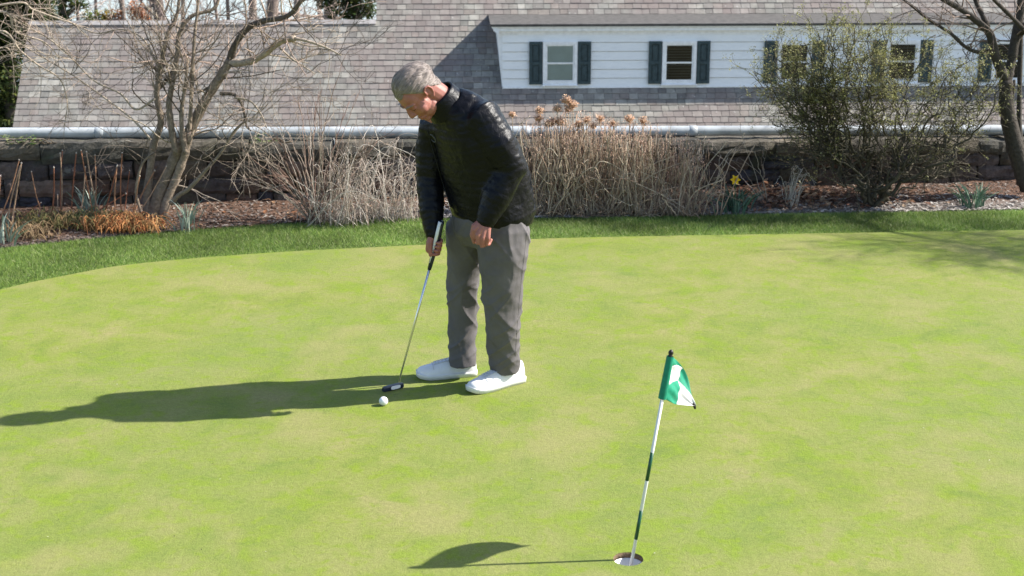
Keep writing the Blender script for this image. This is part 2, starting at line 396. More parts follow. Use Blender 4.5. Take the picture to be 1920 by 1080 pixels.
# mulch chips and fallen leaves on the bed
g = G()
for _ in range(15000):
    x = random.uniform(-4.6, 5); t = random.random()**1.2; y0 = bed_front(x)-.05; y = y0+(wall_y(x)-.05-y0)*t
    s = random.uniform(.005, .017); a = random.uniform(0, 6.28); z = bed_z(x, y)+.004
    d = np.array([math.cos(a), math.sin(a), random.uniform(-.3, .3)])*s; e = np.array([-math.sin(a), math.cos(a), random.uniform(-.4, .4)])*s*random.uniform(.25, .5); p = np.array([x, y, z])
    gr = x > -.6 and (y-y0) < .42 and random.random() < .85
    c = random.choice([(.36, .33, .30), (.46, .43, .40), (.24, .21, .19)] if gr else [(.12, .088, .072), (.07, .052, .043), (.165, .128, .108), (.23, .195, .17)])
    g.add([p-d-e, p+d-e, p+d+e, p-d+e], [(0, 1, 2, 3)], None, c)
tag(g.obj('mulch_chips', MAT['chip'], smooth=False), 'loose bark mulch covering the planting bed', 'mulch', kind='stuff')
def leaf_quad(p, a, s, tilt, wd=.5):
    d = np.array([math.cos(a), math.sin(a), tilt]); d /= np.linalg.norm(d); e = np.cross(d, [0, 0, 1]); e /= np.linalg.norm(e)+1e-9
    up = np.cross(e, d)
    return [p, p+d*s*.5+e*s*wd*.5+up*s*.08, p+d*s, p+d*s*.5-e*s*wd*.5+up*s*.08]
g = G()
for _ in range(750):
    x = random.gauss(2.05, .45); y = bed_front(x)+abs(random.gauss(.28, .17)); y = min(y, wall_y(x)-.03)
    p = np.array([x, y, bed_z(x, y)+random.uniform(.0, .045)])
    g.add(leaf_quad(p, random.uniform(0, 6.28), random.uniform(.03, .075), random.uniform(-.5, .7), .6), [(0, 1, 2, 3)], None, random.choice([(.27, .14, .08), (.33, .20, .12), (.21, .10, .06), (.38, .27, .18)]))
for _ in range(260):
    x = random.uniform(-4, 4.6); y = bed_front(x)+random.uniform(.05, .6); y = min(y, wall_y(x)-.03); p = np.array([x, y, bed_z(x, y)+.01])
    g.add(leaf_quad(p, random.uniform(0, 6.28), random.uniform(.025, .06), random.uniform(-.3, .5), .6), [(0, 1, 2, 3)], None, random.choice([(.30, .14, .07), (.36, .22, .13)]))
tag(g.obj('fallen_leaves', MAT['leaf'], smooth=False), 'drift of fallen brown leaves on the bed beside the daffodil', 'leaves', kind='stuff')
g = G()
for _ in range(110):
    p = GR(random.uniform(0, 1920), random.uniform(470, 1070)); p[2] = .003; a = random.uniform(0, 6.28); s = random.uniform(.004, .013)
    g.add(leaf_quad(p, a, s, .2, .4), [(0, 1, 2, 3)], None, random.choice([(.05, .04, .02), (.2, .16, .08), (.45, .42, .35)]))
tag(g.obj('green_debris', MAT['leaf'], smooth=False), 'tiny specks of leaf debris lying on the putting green', 'debris', kind='stuff')

# ------------------------------------------------------------------ stone wall and pipe
WY = math.atan(.134); WR = np.array([[math.cos(WY), -math.sin(WY), 0], [math.sin(WY), math.cos(WY), 0], [0, 0, 1]])
wall = thing('stone_wall', (0, wall_y(0), 0), 'low dark weathered stone wall behind the planting bed', 'wall')
def block(g, x0, x1, z0, z1, yf, yb, col, jag=.012):
    # one rough stone: subdivided front, jittered
    nx, nz_ = 6, 4; P = []
    for k in range(nz_+1):
        for m in range(nx+1):
            u, v = m/nx, k/nz_; e = min(u, 1-u)*6; f = min(v, 1-v)*4; rnd = (1-min(1, e*.8))**2+(1-min(1, f*.8))**2
            x = x0+(x1-x0)*u+random.uniform(-1, 1)*jag*.5; z = z0+(z1-z0)*v+random.uniform(-1, 1)*jag*.5
            P.append((x, yf+.02*rnd+random.uniform(-1, 1)*jag*.7+.02*noise.noise(Vector((x*5, z*7, yf*3))), z))
    P = np.array(P); B = P.copy(); B[:, 1] = yb; W = nx+1; n = len(P); Q = []
    for k in range(nz_):
        for m in range(nx): a = k*W+m; Q.append((a, a+1, a+1+W, a+W)); Q.append((n+a, n+a+W, n+a+1+W, n+a+1))
    for m in range(nx): Q += [(m+1, m, n+m, n+m+1), (nz_*W+m, nz_*W+m+1, n+nz_*W+m+1, n+nz_*W+m)]
    for k in range(nz_): Q += [(k*W, (k+1)*W, n+(k+1)*W, n+k*W), ((k+1)*W+nx, k*W+nx, n+k*W+nx, n+(k+1)*W+nx)]
    V = np.vstack([P, B]); 
    V[:, 2] += np.interp(V[:, 0], [-8, 10], [wall_top(-8)-.468, wall_top(10)-.468])*np.clip((V[:, 2]+.1)/.55, 0, 1)
    V = V@WR.T; V[:, 1] += wall_y(0); g.add(V, Q, None, col)
SCOL = [(0.131, 0.101, 0.089), (0.095, 0.077, 0.074), (0.158, 0.113, 0.091), (0.076, 0.070, 0.081), (0.115, 0.096, 0.076), (0.141, 0.091, 0.070), (0.069, 0.057, 0.056)]
gs, gc, gm = G(), G(), G()
zc = [(-.1, .10), (.10, .215), (.215, .345)]
for (z0, z1) in zc:
    x = -7.6
    while x < 9.6:
        L = random.choice([random.uniform(.10, .22), random.uniform(.18, .42)]); c = np.array(random.choice(SCOL))*random.uniform(.7, 1.15)
        if random.random() < .12:
            zm = z0+(z1-z0)*random.uniform(.4, .6); block(gs, x+.008, x+L-.008, z0+.006, zm-.005, random.uniform(-.012, .012), .3, c); block(gs, x+.008, x+L-.008, zm+.005, z1-.006, random.uniform(-.012, .012), .3, c*.85)
        else: block(gs, x+.004, x+L-.004, z0+.003+random.uniform(-.02, .012), z1-.003-random.uniform(-.02, .012), random.uniform(-.015, .015), .3, c)
        x += L
x = -7.6
while x < 9.6:
    L = random.uniform(.2, .7); c = np.array(random.choice([(.12, .105, .085), (.09, .08, .065), (.14, .12, .095), (.075, .07, .06)]))*random.uniform(.8, 1.2)
    block(gc, x+.003, x+L-.003, .341+random.uniform(-.03, .02), .468+random.uniform(-.014, .010), random.uniform(-.035, -.01), .36, c); x += L
V, Q, T = box((1, .19, .12), (17.2, .27, .5)); V = V@WR.T; V[:, 1] += wall_y(0); gm.add(V, Q, T)
gs.obj('stone_courses', MAT['stone'], wall, smooth=False); gc.obj('coping', MAT['stone'], wall, smooth=False); gm.obj('mortar_core', MAT['mortar'], wall, smooth=False)
pipe = thing('pipe', (0, wall_y(0)+.2, wall_top(0)), 'long pale grey pipe running along the top of the stone wall', 'pipe')
def pipe_pt(x): 
    px = (x/ (wall_y(x)+.2)); return np.array([x, wall_y(x)+.2, wall_top(x)+.05])
g = G(); g.add(*tube([pipe_pt(x) for x in np.linspace(-7.4, 9.4, 60)], .041, 16)); g.obj('pipe_run', MAT['pipe'], pipe)
for px in (-420, 225, 425, 985, 1300, 1660, 2300):
    x = (px-960)/FPX*11.4; g = G(); g.add(*tube([pipe_pt(x-.03), pipe_pt(x-.028), pipe_pt(x+.028), pipe_pt(x+.03)], [.0415, .0435, .0435, .0415], 16)); g.obj('coupling', MAT['pipe'], pipe)
# ivy on the wall top
def ivy(px0, px1, n, label, yc):
    base = M((px0+px1)/2, 268, wall_y((px0+px1)/2/FPX*11-3.9)); t = thing('ivy_patch', base, label, 'ivy'); g = G()
    for _ in range(n):
        px = random.uniform(px0, px1); x = (px-960)/FPX*10.9; p = np.array([x, wall_y(x)+random.uniform(-.02, .12), wall_top(x)+random.uniform(-.01, .055)])
        g.add(leaf_quad(p, random.uniform(3.6, 5.8), random.uniform(.02, .045), random.uniform(-.4, .6), .9), [(0, 1, 2, 3)], None, random.choice([(.12, .20, .05), (.18, .24, .07), (.30, .33, .14), (.07, .13, .035)]))
    g.obj('leaves', MAT['leaf'], t, smooth=False); g2 = G()
    for _ in range(5):
        px = random.uniform(px0, px1); x = (px-960)/FPX*10.9; g2.add(*tube(spline([(x+k*.05, wall_y(x)+.02, wall_top(x)+.02*math.sin(k*2)+.012) for k in range(4)], 3), .003, 4), (.12, .09, .06))
    g2.obj('stem', MAT['twig'], t)
ivy(32, 102, 70, 'ivy sprig with pale leaves creeping over the left end of the wall', 0)
ivy(475, 530, 26, 'small yellowish ivy sprig on the wall beneath the pipe beside the bare shrub', 0)

# ------------------------------------------------------------------ house
HY = 28.; HM = 1.08; HYAW = math.radians(2.6)
def roof_z(y): return HM*y-32.45
house = thing('house', (0, HY, -4.6), 'old house with mossy grey slate roof and long white dormer', 'house')
HR = np.array([[math.cos(HYAW), -math.sin(HYAW), 0], [math.sin(HYAW), math.cos(HYAW), 0], [0, 0, 1]])
def H(V): V = np.asarray(V, float); return (V-[0, HY, 0])@HR.T+[0, HY, 0]
def hadd(g, vqt, col=None): V, Q, T = vqt; g.add(H(V), Q, T, col)
nrm = np.array([0, -HM, 1.])/math.hypot(1, HM); up = np.array([0, 1, HM])/math.hypot(1, HM); R3 = np.array([[1, 0, 0], up, nrm]).T
XL0, XL1 = -9.78, 12.5                                     # left rake, right end
EAVE = 27.55; RIDGE_W = 29.84; RIDGE_M = 31.6; XM = -2.72   # wing ridge, main ridge, where the main roof begins
expo = .143; slope_len = lambda y: (y-EAVE)*math.hypot(1, HM)
gr = G(); row = 0; s = 0.
PAL = [(0.219, 0.203, 0.179), (0.247, 0.234, 0.205), (0.195, 0.180, 0.162), (0.228, 0.199, 0.174), (0.207, 0.199, 0.177), (0.276, 0.261, 0.229)]
while True:
    y = EAVE+s/math.hypot(1, HM)
    if y > RIDGE_M: break
    x = (XL0 if y < RIDGE_W-.02 else XM)+(0 if row % 2 else -.1); xa = XL0 if y < RIDGE_W-.02 else XM
    while x < XL1:
        L = random.uniform(.14, .24); x0, x1 = max(x, xa), x+L
        if x1 > xa+.04:
            c = np.array(random.choice(PAL))*random.uniform(.8, 1.15); th = random.uniform(.008, .016)
            base = np.array([(x0+x1)/2, y, roof_z(y)])+up*(expo*.55)+nrm*(.012+random.uniform(0, .004))
            tilt = math.radians(random.uniform(3.5, 5.5)); Rt = R3@np.array([[1, 0, 0], [0, math.cos(tilt), math.sin(tilt)], [0, -math.sin(tilt), math.cos(tilt)]])
            hadd(gr, box(base+up*random.uniform(-.005, .005), (x1-x0-.008, expo*1.25, th), Rt), c)
        x += L
    s += expo; row += 1
roof = gr.obj('roof', MAT['slate'], house, smooth=False)
gd = G()
def slab(x0, x1, y0, y1):
    a = [(x0, y0), (x1, y0), (x1, y1), (x0, y1)]; V = [(x, y, roof_z(y)-.01) for x, y in a]+[(x, y, roof_z(y)-.14) for x, y in a]
    hadd(gd, (V, [(0, 1, 2, 3), (7, 6, 5, 4), (0, 4, 5, 1), (1, 5, 6, 2), (2, 6, 7, 3), (3, 7, 4, 0)], []), (.12, .10, .10))
slab(XL0+.02, XM, EAVE+.02, RIDGE_W); slab(XM, XL1, EAVE+.02, RIDGE_M)
for x0, x1, yr in ((XL0+.02, XM, RIDGE_W), (XM, XL1, RIDGE_M)):   # rear slopes
    V = [(x0, yr, roof_z(yr)-.012), (x1, yr, roof_z(yr)-.012), (x1, 2*yr-EAVE, roof_z(EAVE)), (x0, 2*yr-EAVE, roof_z(EAVE))]; hadd(gd, (V, [(0, 1, 2, 3)], []), (.2, .18, .18))
child(gd.obj('roof_deck', MAT['slate'], None, smooth=False), roof)
g = G()
x = XL0
while x < XM-.05:
    L = min(random.uniform(.35, .5), XM-x); hadd(g, box((x+L/2, RIDGE_W-.03, roof_z(RIDGE_W)+.02), (L-.01, .10, .03), R3)); x += L
child(g.obj('ridge_tiles', MAT['ridge'], None, smooth=False), roof); g = G()
x = XM
while x < XL1:
    L = .45; hadd(g, box((x+L/2, RIDGE_M, roof_z(RIDGE_M)+.04), (L-.01, .2, .06), R3)); x += L
child(g.obj('ridge_tiles', MAT['ridge'], None, smooth=False), roof)
g = G()
hadd(g, box((XL0/2+XM/2+.15, 29.6, -3.5), (XM-XL0-.3, 3.6, 2.4))); hadd(g, box((XM/2+XL1/2+.05, 31.2, -3.5), (XL1-XM-.2, 6.8, 2.4)))
for xg, yr, x_in in ((XL0+.1, RIDGE_W, XL0+.3), (XM+.02, RIDGE_M, XM+.2)):
    tri = [(28., roof_z(28.)-.16), (2*yr-28., roof_z(28.)-.16), (yr, roof_z(yr)-.16)]
    V = [(xg, y, z) for y, z in tri]+[(x_in, y, z) for y, z in tri]; hadd(g, (V, [(0, 1, 4, 3), (1, 2, 5, 4), (2, 0, 3, 5)], [(0, 2, 1), (3, 4, 5)]))
g.obj('wall', MAT['wall_paint'], house, smooth=False)
# dormer
DY = 28.72; DZ0 = roof_z(DY)+.0; DZ1 = -.24
def hx(px): return (px-960)/FPX*28.9
DXL, DXR = hx(945), 12.2
dorm = None
g = G()     # clapboards: wedge boards, lapped
boards = np.linspace(DZ0+.02, DZ1-.10, 7)
for a, b in zip(boards[:-1], boards[1:]):
    V = [(DXL, DY-.024, a), (DXR, DY-.024, a), (DXR, DY-.006, b-.013), (DXL, DY-.006, b-.013), (DXL, DY+.02, a), (DXR, DY+.02, a), (DXR, DY+.02, b-.013), (DXL, DY+.02, b-.013)]
    hadd(g, (V, [(0, 1, 2, 3), (4, 7, 6, 5), (0, 4, 5, 1), (3, 2, 6, 7), (0, 3, 7, 4), (1, 5, 6, 2)], []))
hadd(g, box(((DXL+DXR)/2, DY+.03, (DZ0+DZ1)/2), (DXR-DXL-.02, .018, DZ1-DZ0-.02)))
dorm = g.obj('dormer', MAT['siding'], house, smooth=False)
g = G()     # splayed cheek and cornice
zt = DZ1-.02; yj = (zt+32.45)/HM
V = [(DXL-.002, DY+.0, DZ0-.03), (DXL-.11, DY+.0, zt), (DXL-.11, yj, zt), (DXL+.05, DY, DZ0-.03), (DXL+.05, DY, zt), (DXL+.05, yj, zt)]
hadd(g, (V, [(0, 1, 4, 3), (1, 2, 5, 4), (0, 3, 5, 2)], [(0, 2, 1), (3, 4, 5)])); child(g.obj('cheek', MAT['siding'], None, smooth=False), dorm)
g = G(); V = []
prof = [(0, -.13), (-.02, -.13), (-.025, -.10), (-.06, -.055), (-.075, -.05), (-.075, .0), (-.10, .015), (-.10, .04), (0, .04)]
rings = []
for xx in (DXL-.075, DXR): rings.append(np.array([(xx, DY+p[0], DZ1+p[1]) for p in prof]))
hadd(g, loft(rings[::-1]))
rs = []   # return along the cheek
for yy in (DY-.10, yj): rs.append(np.array([(DXL-.02+p[0]*1.4-.05, yy, DZ1+p[1]) for p in prof[::-1]]))
hadd(g, loft(rs)); child(g.obj('cornice', MAT['trim'], None, smooth=False), dorm)
g = G(); yj2 = (DZ1+.14+32.45)/HM+.06
V = [(DXL-.24, DY-.13, DZ1+.045), (DXR, DY-.13, DZ1+.045), (DXR, yj2, DZ1+.13), (DXL-.24, yj2, DZ1+.13)]; V += [(x, y, z+.045) for x, y, z in V]
hadd(g, (V, [(3, 2, 1, 0), (4, 5, 6, 7), (0, 1, 5, 4), (1, 2, 6, 5), (2, 3, 7, 6), (3, 0, 4, 7)], [])); child(g.obj('flat_roof', MAT['membrane'], None, smooth=False), dorm)
g = G(); hadd(g, box(((DXL+DXR)/2, DY-.032, DZ0+.012), (DXR-DXL, .02, .03))); child(g.obj('sill_board', MAT['trim'], None, smooth=False), dorm)
ROWZ = lambda py: float(M(960, py, 28.72)[2])
zt, zb = ROWZ(79), ROWZ(158)
def ring_frame(g, x0, x1, z0, z1, wd, y0, y1):
    hadd(g, box(((x0+x1)/2, (y0+y1)/2, z1-wd/2), (x1-x0, y1-y0, wd))); hadd(g, box(((x0+x1)/2, (y0+y1)/2, z0+wd/2), (x1-x0, y1-y0, wd)))
    for xx in (x0+wd/2, x1-wd/2): hadd(g, box((xx, (y0+y1)/2, (z0+z1)/2), (wd, y1-y0, z1-z0-2*wd-.002)))
for k, px in enumerate((1052, 1274, 1490, 1694, 1897)):
    cx = hx(px)+.0; hw = .345
    g = G(); ring_frame(g, cx-hw, cx+hw, zb-.01, zt+.01, .062, DY-.062, DY-.024)
    hadd(g, box((cx, DY-.060, zb-.022), (2*hw+.05, .075, .022)))
    win = g.obj('window', MAT['trim'], house, smooth=False)
    g = G(); iw = hw-.064; zm = (zt+zb)/2; ring_frame(g, cx-iw, cx+iw, zm-.018, zt-.054, .024, DY-.047, DY-.030); ring_frame(g, cx-iw, cx+iw, zb+.054, zm+.018, .026, DY-.053, DY-.0475)
    child(g.obj('sash', MAT['trim'], None, smooth=False), win)
    g = G(); hadd(g, box((cx, DY-.0275, zm), (2*iw-.02, .003, zt-zb-.125))); child(g.obj('pane', MAT['glass'], None, smooth=False), win)
    if k == 0:
        g = G(); hadd(g, box((cx, DY-.0235, zm), (2*iw-.005, .003, zt-zb-.115))); child(g.obj('window_shade', MAT['blind'], None, smooth=False), win)
    else:
        g = G(); hadd(g, box((cx, DY-.0235, zm), (2*iw-.005, .002, zt-zb-.115))); child(g.obj('dark_room', MAT['dark_room'], None, smooth=False), win)
        g = G(); z = zb+.085
        while z < zt-.075: hadd(g, box((cx, DY-.0257, z), (2*iw-.02, .001, .014))); z += .055
        child(g.obj('blind_slats', MAT['slat'], None, smooth=False), win)
    for sx in (-1, 1):
        sc = cx+sx*(hw+.145); sw = .13
        g = G(); ring_frame(g, sc-sw, sc+sw, zb+.0, zt+.01, .055, DY-.062, DY-.026); hadd(g, box((sc, DY-.046, zm), (2*sw-.112, .028, .06))); hadd(g, box((sc, DY-.032, zm), (2*sw-.108, .008, zt-zb-.10)))
        for z0, z1 in ((zb+.055, zm-.03), (zm+.03, zt-.045)): hadd(g, box((sc, DY-.041, (z0+z1)/2), (2*sw-.16, .011, z1-z0-.05)))
        g.obj('shutter', MAT['shutter'], house, smooth=False)

# ------------------------------------------------------------------ branches, twigs, plants
def rand_dir(): v = RNG.normal(size=3); return v/np.linalg.norm(v)
def grow(g, p, d, L, r, depth, col, wig=.25, nk=3, up=.0, sides=5, tips=None, spread=.8, minr=.0012, lenf=.62):
    n = max(3, int(L/.05) if L < .6 else 10); P = [np.array(p)]; d = unit(d)
    for i in range(n):
        d = unit(d+rand_dir()*wig+np.array([0, 0, up])); P.append(P[-1]+d*L/n)
    R = np.linspace(r, max(minr, r*.45), n+1); V, Q, T = tube(P, R, sides, True); g.add(V, Q, T, np.array(col)*random.uniform(.8, 1.2))
    if tips is not None: tips.append((P[-1], d)); tips.append((P[len(P)//2], d))
    if depth > 0:
        for _ in range(nk):
            i = random.randint(max(1, n//4), n); dd = unit(d+rand_dir()*spread)
            grow(g, P[i], dd, L*random.uniform(lenf*.7, lenf*1.2), max(minr, R[i]*.65), depth-1, col, wig, nk, up, max(3, sides-1), tips, spread, minr, lenf)
    return P
def limb(g, pix, r0, r1, Y, dY=0., col=(.25, .2, .15), sides=8, knob=.12, k=6):
    n = len(pix); P = [M(a, b, Y+dY*i/(n-1)) for i, (a, b) in enumerate(pix)]; P = spline(P, k); m = len(P)
    R = np.linspace(r0, r1, m)*(1+knob*RNG.normal(size=m)*.5)
    V, Q, T = tube(P, R, sides); g.add(V, Q, T, np.array(col)); return P, R
def foot(p): return np.array([p[0], p[1], bed_z(p[0], p[1])])

# multi-stem bare tree on the left
BK = (.215, .168, .125); BKD = (.10, .08, .065); BKL = (.37, .30, .235)
base = foot(M(291, 400, 10.25)); t = thing('bare_tree', base, 'bare multi-stemmed tree with twisted grey-brown trunks in front of the wall', 'tree')
gt, gb = G(), G(); LIM = []
def tl(pix, r0, r1, dY=0., col=BK, Y=10.25, main=True): 
    P, R = limb(gt if main else gb, pix, r0, r1, Y, dY, col, 10 if main else 6); LIM.append((P, R)); return P
tl([(288, 408), (296, 372), (308, 342), (335, 282), (358, 241), (386, 187), (413, 144), (432, 113)], .047, .032, .1)
tl([(277, 405), (276, 365), (280, 330), (288, 272), (302, 229), (294, 183), (298, 148), (304, 113), (315, 62), (331, 31), (338, -20)], .033, .010, .2)
tl([(305, 404), (316, 368), (330, 335), (345, 296), (352, 272), (360, 243)], 0.034, .022, .02, (.28, .22, .165))
tl([(432, 113), (440, 86), (463, 54), (494, 39), (537, 31), (560, 8), (580, -25)], .028, .013, -.25, BKD, 10.35)
tl([(430, 118), (455, 117), (483, 109), (526, 78), (553, 72)], .030, .022, -.2, BKL, 10.35)
tl([(330, 290), (321, 233), (317, 194), (325, 148), (333, 101), (335, 66), (358, 31), (401, 16), (413, -15)], .024, .011, .2, BK, 10.2)
tl([(549-200, 290), (341, 241), (341, 202), (347, 163), (352, 110)], .02, .010, .1, BK, 10.15)
tl([(352, 270), (356, 233), (360, 156), (364, 78), (370, 20), (372, -20)], .017, .008, .15, BK, 10.2)
tl([(553, 72), (580, 78), (615, 91), (640, 104)], .013, .004, -.1, BKL, 10.15, False)
tl([(298, 165), (323, 136), (333, 101)], .018, .016, 0, BKD, 10.4)
tl([(320, 382), (335, 366), (354, 354), (386, 319), (413, 288), (440, 245), (462, 225)], .020, .006, -.1, BK, 10.1, False)
tl([(265, 400), (255, 360), (262, 320), (272, 300), (290, 285)], .012, .007, .0, BK, 10.1, False)
tl([(413, 175), (440, 178), (455, 200), (462, 235), (470, 245)], .016, .005, -.1, BKD, 10.3, False)
tl([(440, 183), (470, 190), (490, 215), (500, 240)], .009, .004, -.05, BKL, 10.25, False)
tl([(520, 85), (545, 108), (570, 125), (590, 138)], .008, .003, -.1, BKL, 10.2, False)
tl([(415, 148), (380, 170), (350, 178)], .011, .005, .1, BK, 10.3, False)
tl([(290, 185), (255, 205), (225, 175), (175, 150), (120, 95), (70, 60), (10, 45)], .009, .004, .1, BKL, 10.15, False)
tl([(283, 262), (250, 225), (205, 190), (150, 150), (110, 125), (0, 60)], .008, .004, .15, BKL, 10.1, False)
tl([(300, 130), (270, 75), (230, 55), (180, 62), (130, 40), (60, 5)], .008, .003, .3, BKL, 10.3, False)
for P, R in LIM:
    m = len(P)
    for _ in range(max(4, int(m*.36))):
        i = random.randint(m//3, m-1)
        if P[i][2] < .5 and random.random() < .75: continue
        d = unit(P[min(i+1, m-1)]-P[max(i-1, 0)]); dd = unit(d*.6+rand_dir()*.85+np.array([0, 0, .15]))
        grow(gb, P[i], dd, random.uniform(.22, .6), max(.0024, min(.0065, R[i]*.38)), 2, random.choice([BKL, BK, (.34, .25, .2), BKD]), .22, 3, .02, 5, None, .85, .0013)
gt.obj('trunk', MAT['bark'], t); gb.obj('branches', MAT['twig'], t)
# lichened stub hanging leaves near its fork
# young tree with sweeping branches out of frame on the left
t = thing('bare_tree', foot(M(-190, 430, 10.0)), 'bare tree at the left edge sending long thin pale twigs across the evergreens', 'tree'); gt, gb = G(), G()
P, R = limb(gt, [(-190, 440), (-185, 330), (-170, 200), (-150, 80), (-140, -60)], .05, .025, 10.0, .2, BK)
for pix in ([(-170, 200), (-90, 110), (0, 58), (38, 95), (72, 122), (112, 148), (126, 190), (122, 226)], [(-160, 120), (-60, 30), (35, 5), (62, 18), (110, 35), (140, 46), (166, 70)], [(-180, 260), (-80, 160), (0, 90), (28, 108)], [(-150, 90), (0, 22), (30, 60), (85, 80), (120, 120)], [(-165, 180), (-50, 40), (0, 20), (50, 45)]):
    P, R = limb(gb, pix, .011, .003, 10.0, .25, BKL, 6, .1)
    for _ in range(9):
        i = random.randint(len(P)//3, len(P)-1); grow(gb, P[i], unit(P[i]-P[i-1])*.7+rand_dir()*.7, random.uniform(.12, .35), .003, 1, BKL, .2, 3, 0, 4, None, .8, .0012)
gt.obj('trunk', MAT['bark'], t); gb.obj('branches', MAT['twig'], t)

# dark tree at the right edge
t = thing('bare_tree', foot(M(1922, 345, 11.0)), 'dark leaning bare tree at the right edge beside the olive shrub', 'tree'); gt, gb = G(), G(); LIM = []; DK = (.055, .046, .038)
for pix, r0, r1, dY in (([(1930, 352), (1916, 318), (1898, 252), (1887, 200), (1886, 150)], .075, .052, 0), ([(1886, 150), (1868, 111), (1857, 67), (1842, 48), (1809, 22), (1768, -2), (1720, -30)], .04, .014, -.2),
                        ([(1853, 52), (1840, 25), (1826, -5), (1815, -40)], .02, .013, .1), ([(1886, 155), (1894, 126), (1905, 67), (1913, 22), (1918, -30)], .042, .03, .1), ([(1940, 80), (1920, 56), (1895, 30), (1868, 4), (1850, -15)], .02, .012, -.2),
                        ([(1925, 300), (1912, 255), (1912, 148), (1914, 60), (1913, -20)], .022, .016, .3), ([(1860, 95), (1835, 98), (1809, 87), (1783, 63), (1742, 37), (1715, 15), (1685, -8)], .016, .009, -.25), ([(1900, 258), (1905, 240), (1898, 200), (1902, 150)], .018, .01, .2)):
    LIM.append(limb(gt, pix, r0, r1, 11.0, dY, DK, 9))
for q in ((6.9, 9.75, 2.9), (7.5, 9.6, 3.2), (8.1, 9.9, 3.3)):
    p0 = M(1905, 67, 11.05); P = spline([p0, p0*.5+np.array(q)*.5+np.array([0, 0, .25]), q], 6); R = np.linspace(.02, .004, len(P)); gt.add(*tube(P, R, 7), DK)
    for i in range(len(P)*2//3, len(P)):
        for _ in range(6): grow(gb, P[i], rand_dir()+np.array([.2, 0, .1]), random.uniform(.35, .7), .004, 2, (.16, .12, .10), .25, 5, .02, 4, None, .9, .002)
for P, R in LIM:
    for _ in range(8):
        i = random.randint(len(P)//3, len(P)-1)
        if P[i][2] < .9: continue
        grow(gb, P[i], unit(P[i]-P[i-1])*.6+rand_dir()*.8, random.uniform(.2, .5), max(.003, min(.007, R[i]*.3)), 2, random.choice([(.16, .12, .10), (.24, .18, .15)]), .2, 3, .02, 4, None, .8, .0013)
gt.obj('trunk', MAT['bark'], t); gb.obj('branches', MAT['twig'], t)

# leafing olive shrub
def leafy_shrub(name, base, label, cat, targets, col, leafcols, nleaf, lsize, r0=.02, group=None, sub=3, tmat='leaf', cl=.05, sublen=(.18, .42), dens=.2, tdist=0.):
    t = thing(name, base, label, cat, group); gs, gl = G(), G(); tips = []; mains = []
    for q in targets:
        q = np.asarray(q); mid = base+(q-base)*.5+rand_dir()*.12*np.linalg.norm(q-base); mid2 = base+(q-base)*.25+rand_dir()*.06*np.linalg.norm(q-base)+np.array([0, 0, .05])
        first = len(mains) < 11
        if first: P = spline([base+rand_dir()*.025*np.array([1, 1, 0]), mid2, mid, q], 6)
        else:
            mp = min((m_ for m_ in mains), key=lambda m_: np.linalg.norm(m_[len(m_)//2]-(q*.6+base*.4))); st = mp[int(len(mp)*random.uniform(.22, .55))]
            P = spline([st, st+(q-st)*.5+rand_dir()*.10*np.linalg.norm(q-st)-np.array([0, 0, .04]), q], 8)
        P[1:-1] += RNG.normal(size=(len(P)-2, 3))*.026; P = spline(P, 2); m = len(P); R = np.linspace(r0*(random.uniform(1., 1.5) if first else random.uniform(.4, .65)), .0032, m)
        if first: mains.append(P)
        gs.add(*tube(P, R, 6), np.array(col)*random.uniform(.7, 1.3))
        for i in range(int(m*dens), m):
            if random.random() < sub:
                d = unit(unit(P[i]-P[i-1])*.6+rand_dir()*.9+np.array([0, 0, .1])); grow(gs, P[i], d, random.uniform(*sublen), max(.0022, min(.005, R[i]*.45)), 1, col, .3, 2, .02, 4, tips, .9, .0013)
    tips = [q for q in tips if np.linalg.norm(q[0]-base) > tdist]; k = len(tips)
    for q_ in range(nleaf):
        if q_ % 6 == 0:
            p, d = max((tips[random.randrange(k)] for _ in range(2)), key=lambda q: q[0][2]); p = p+rand_dir()*.012; kk = random.uniform(.75, 1.2)
        a = random.uniform(0, 6.28)
        gl.add(leaf_quad(p+rand_dir()*cl*random.random()*.5, a, random.uniform(*lsize), random.uniform(-.6, 1.2), .5), [(0, 1, 2, 3)], None, np.array(random.choice(leafcols))*random.uniform(.75, 1.25))
    gs.obj('stems', MAT['twig'], t); gl.obj('foliage', MAT[tmat], t, smooth=False); return t
OL = [(.26, .26, .09), (.32, .31, .12), (.20, .20, .07), (.38, .36, .17), (.15, .15, .06)]
base = foot(M(1638, 366, 10.75)); tg = []
for _ in range(84):
    a = random.uniform(0, 1) if _ > 10 else (_*3 % 11)/10; px = 1415+a*468; f = (px-1645)/225; top = 40+75*abs(f)**2.2; py = random.uniform(top, top+100) if random.random() < .72 else random.uniform(150, 310)
    tg.append(M(px, py, 10.75+random.uniform(-.55, .55)))
leafy_shrub('leafing_shrub', base, 'wide rounded shrub with small olive leaves and dark twiggy branches', 'shrub', tg, (.085, .072, .05), OL, 30000, (.012, .026), .013, None, .7, 'leaf', .07, (.10, .26), .35, .45)

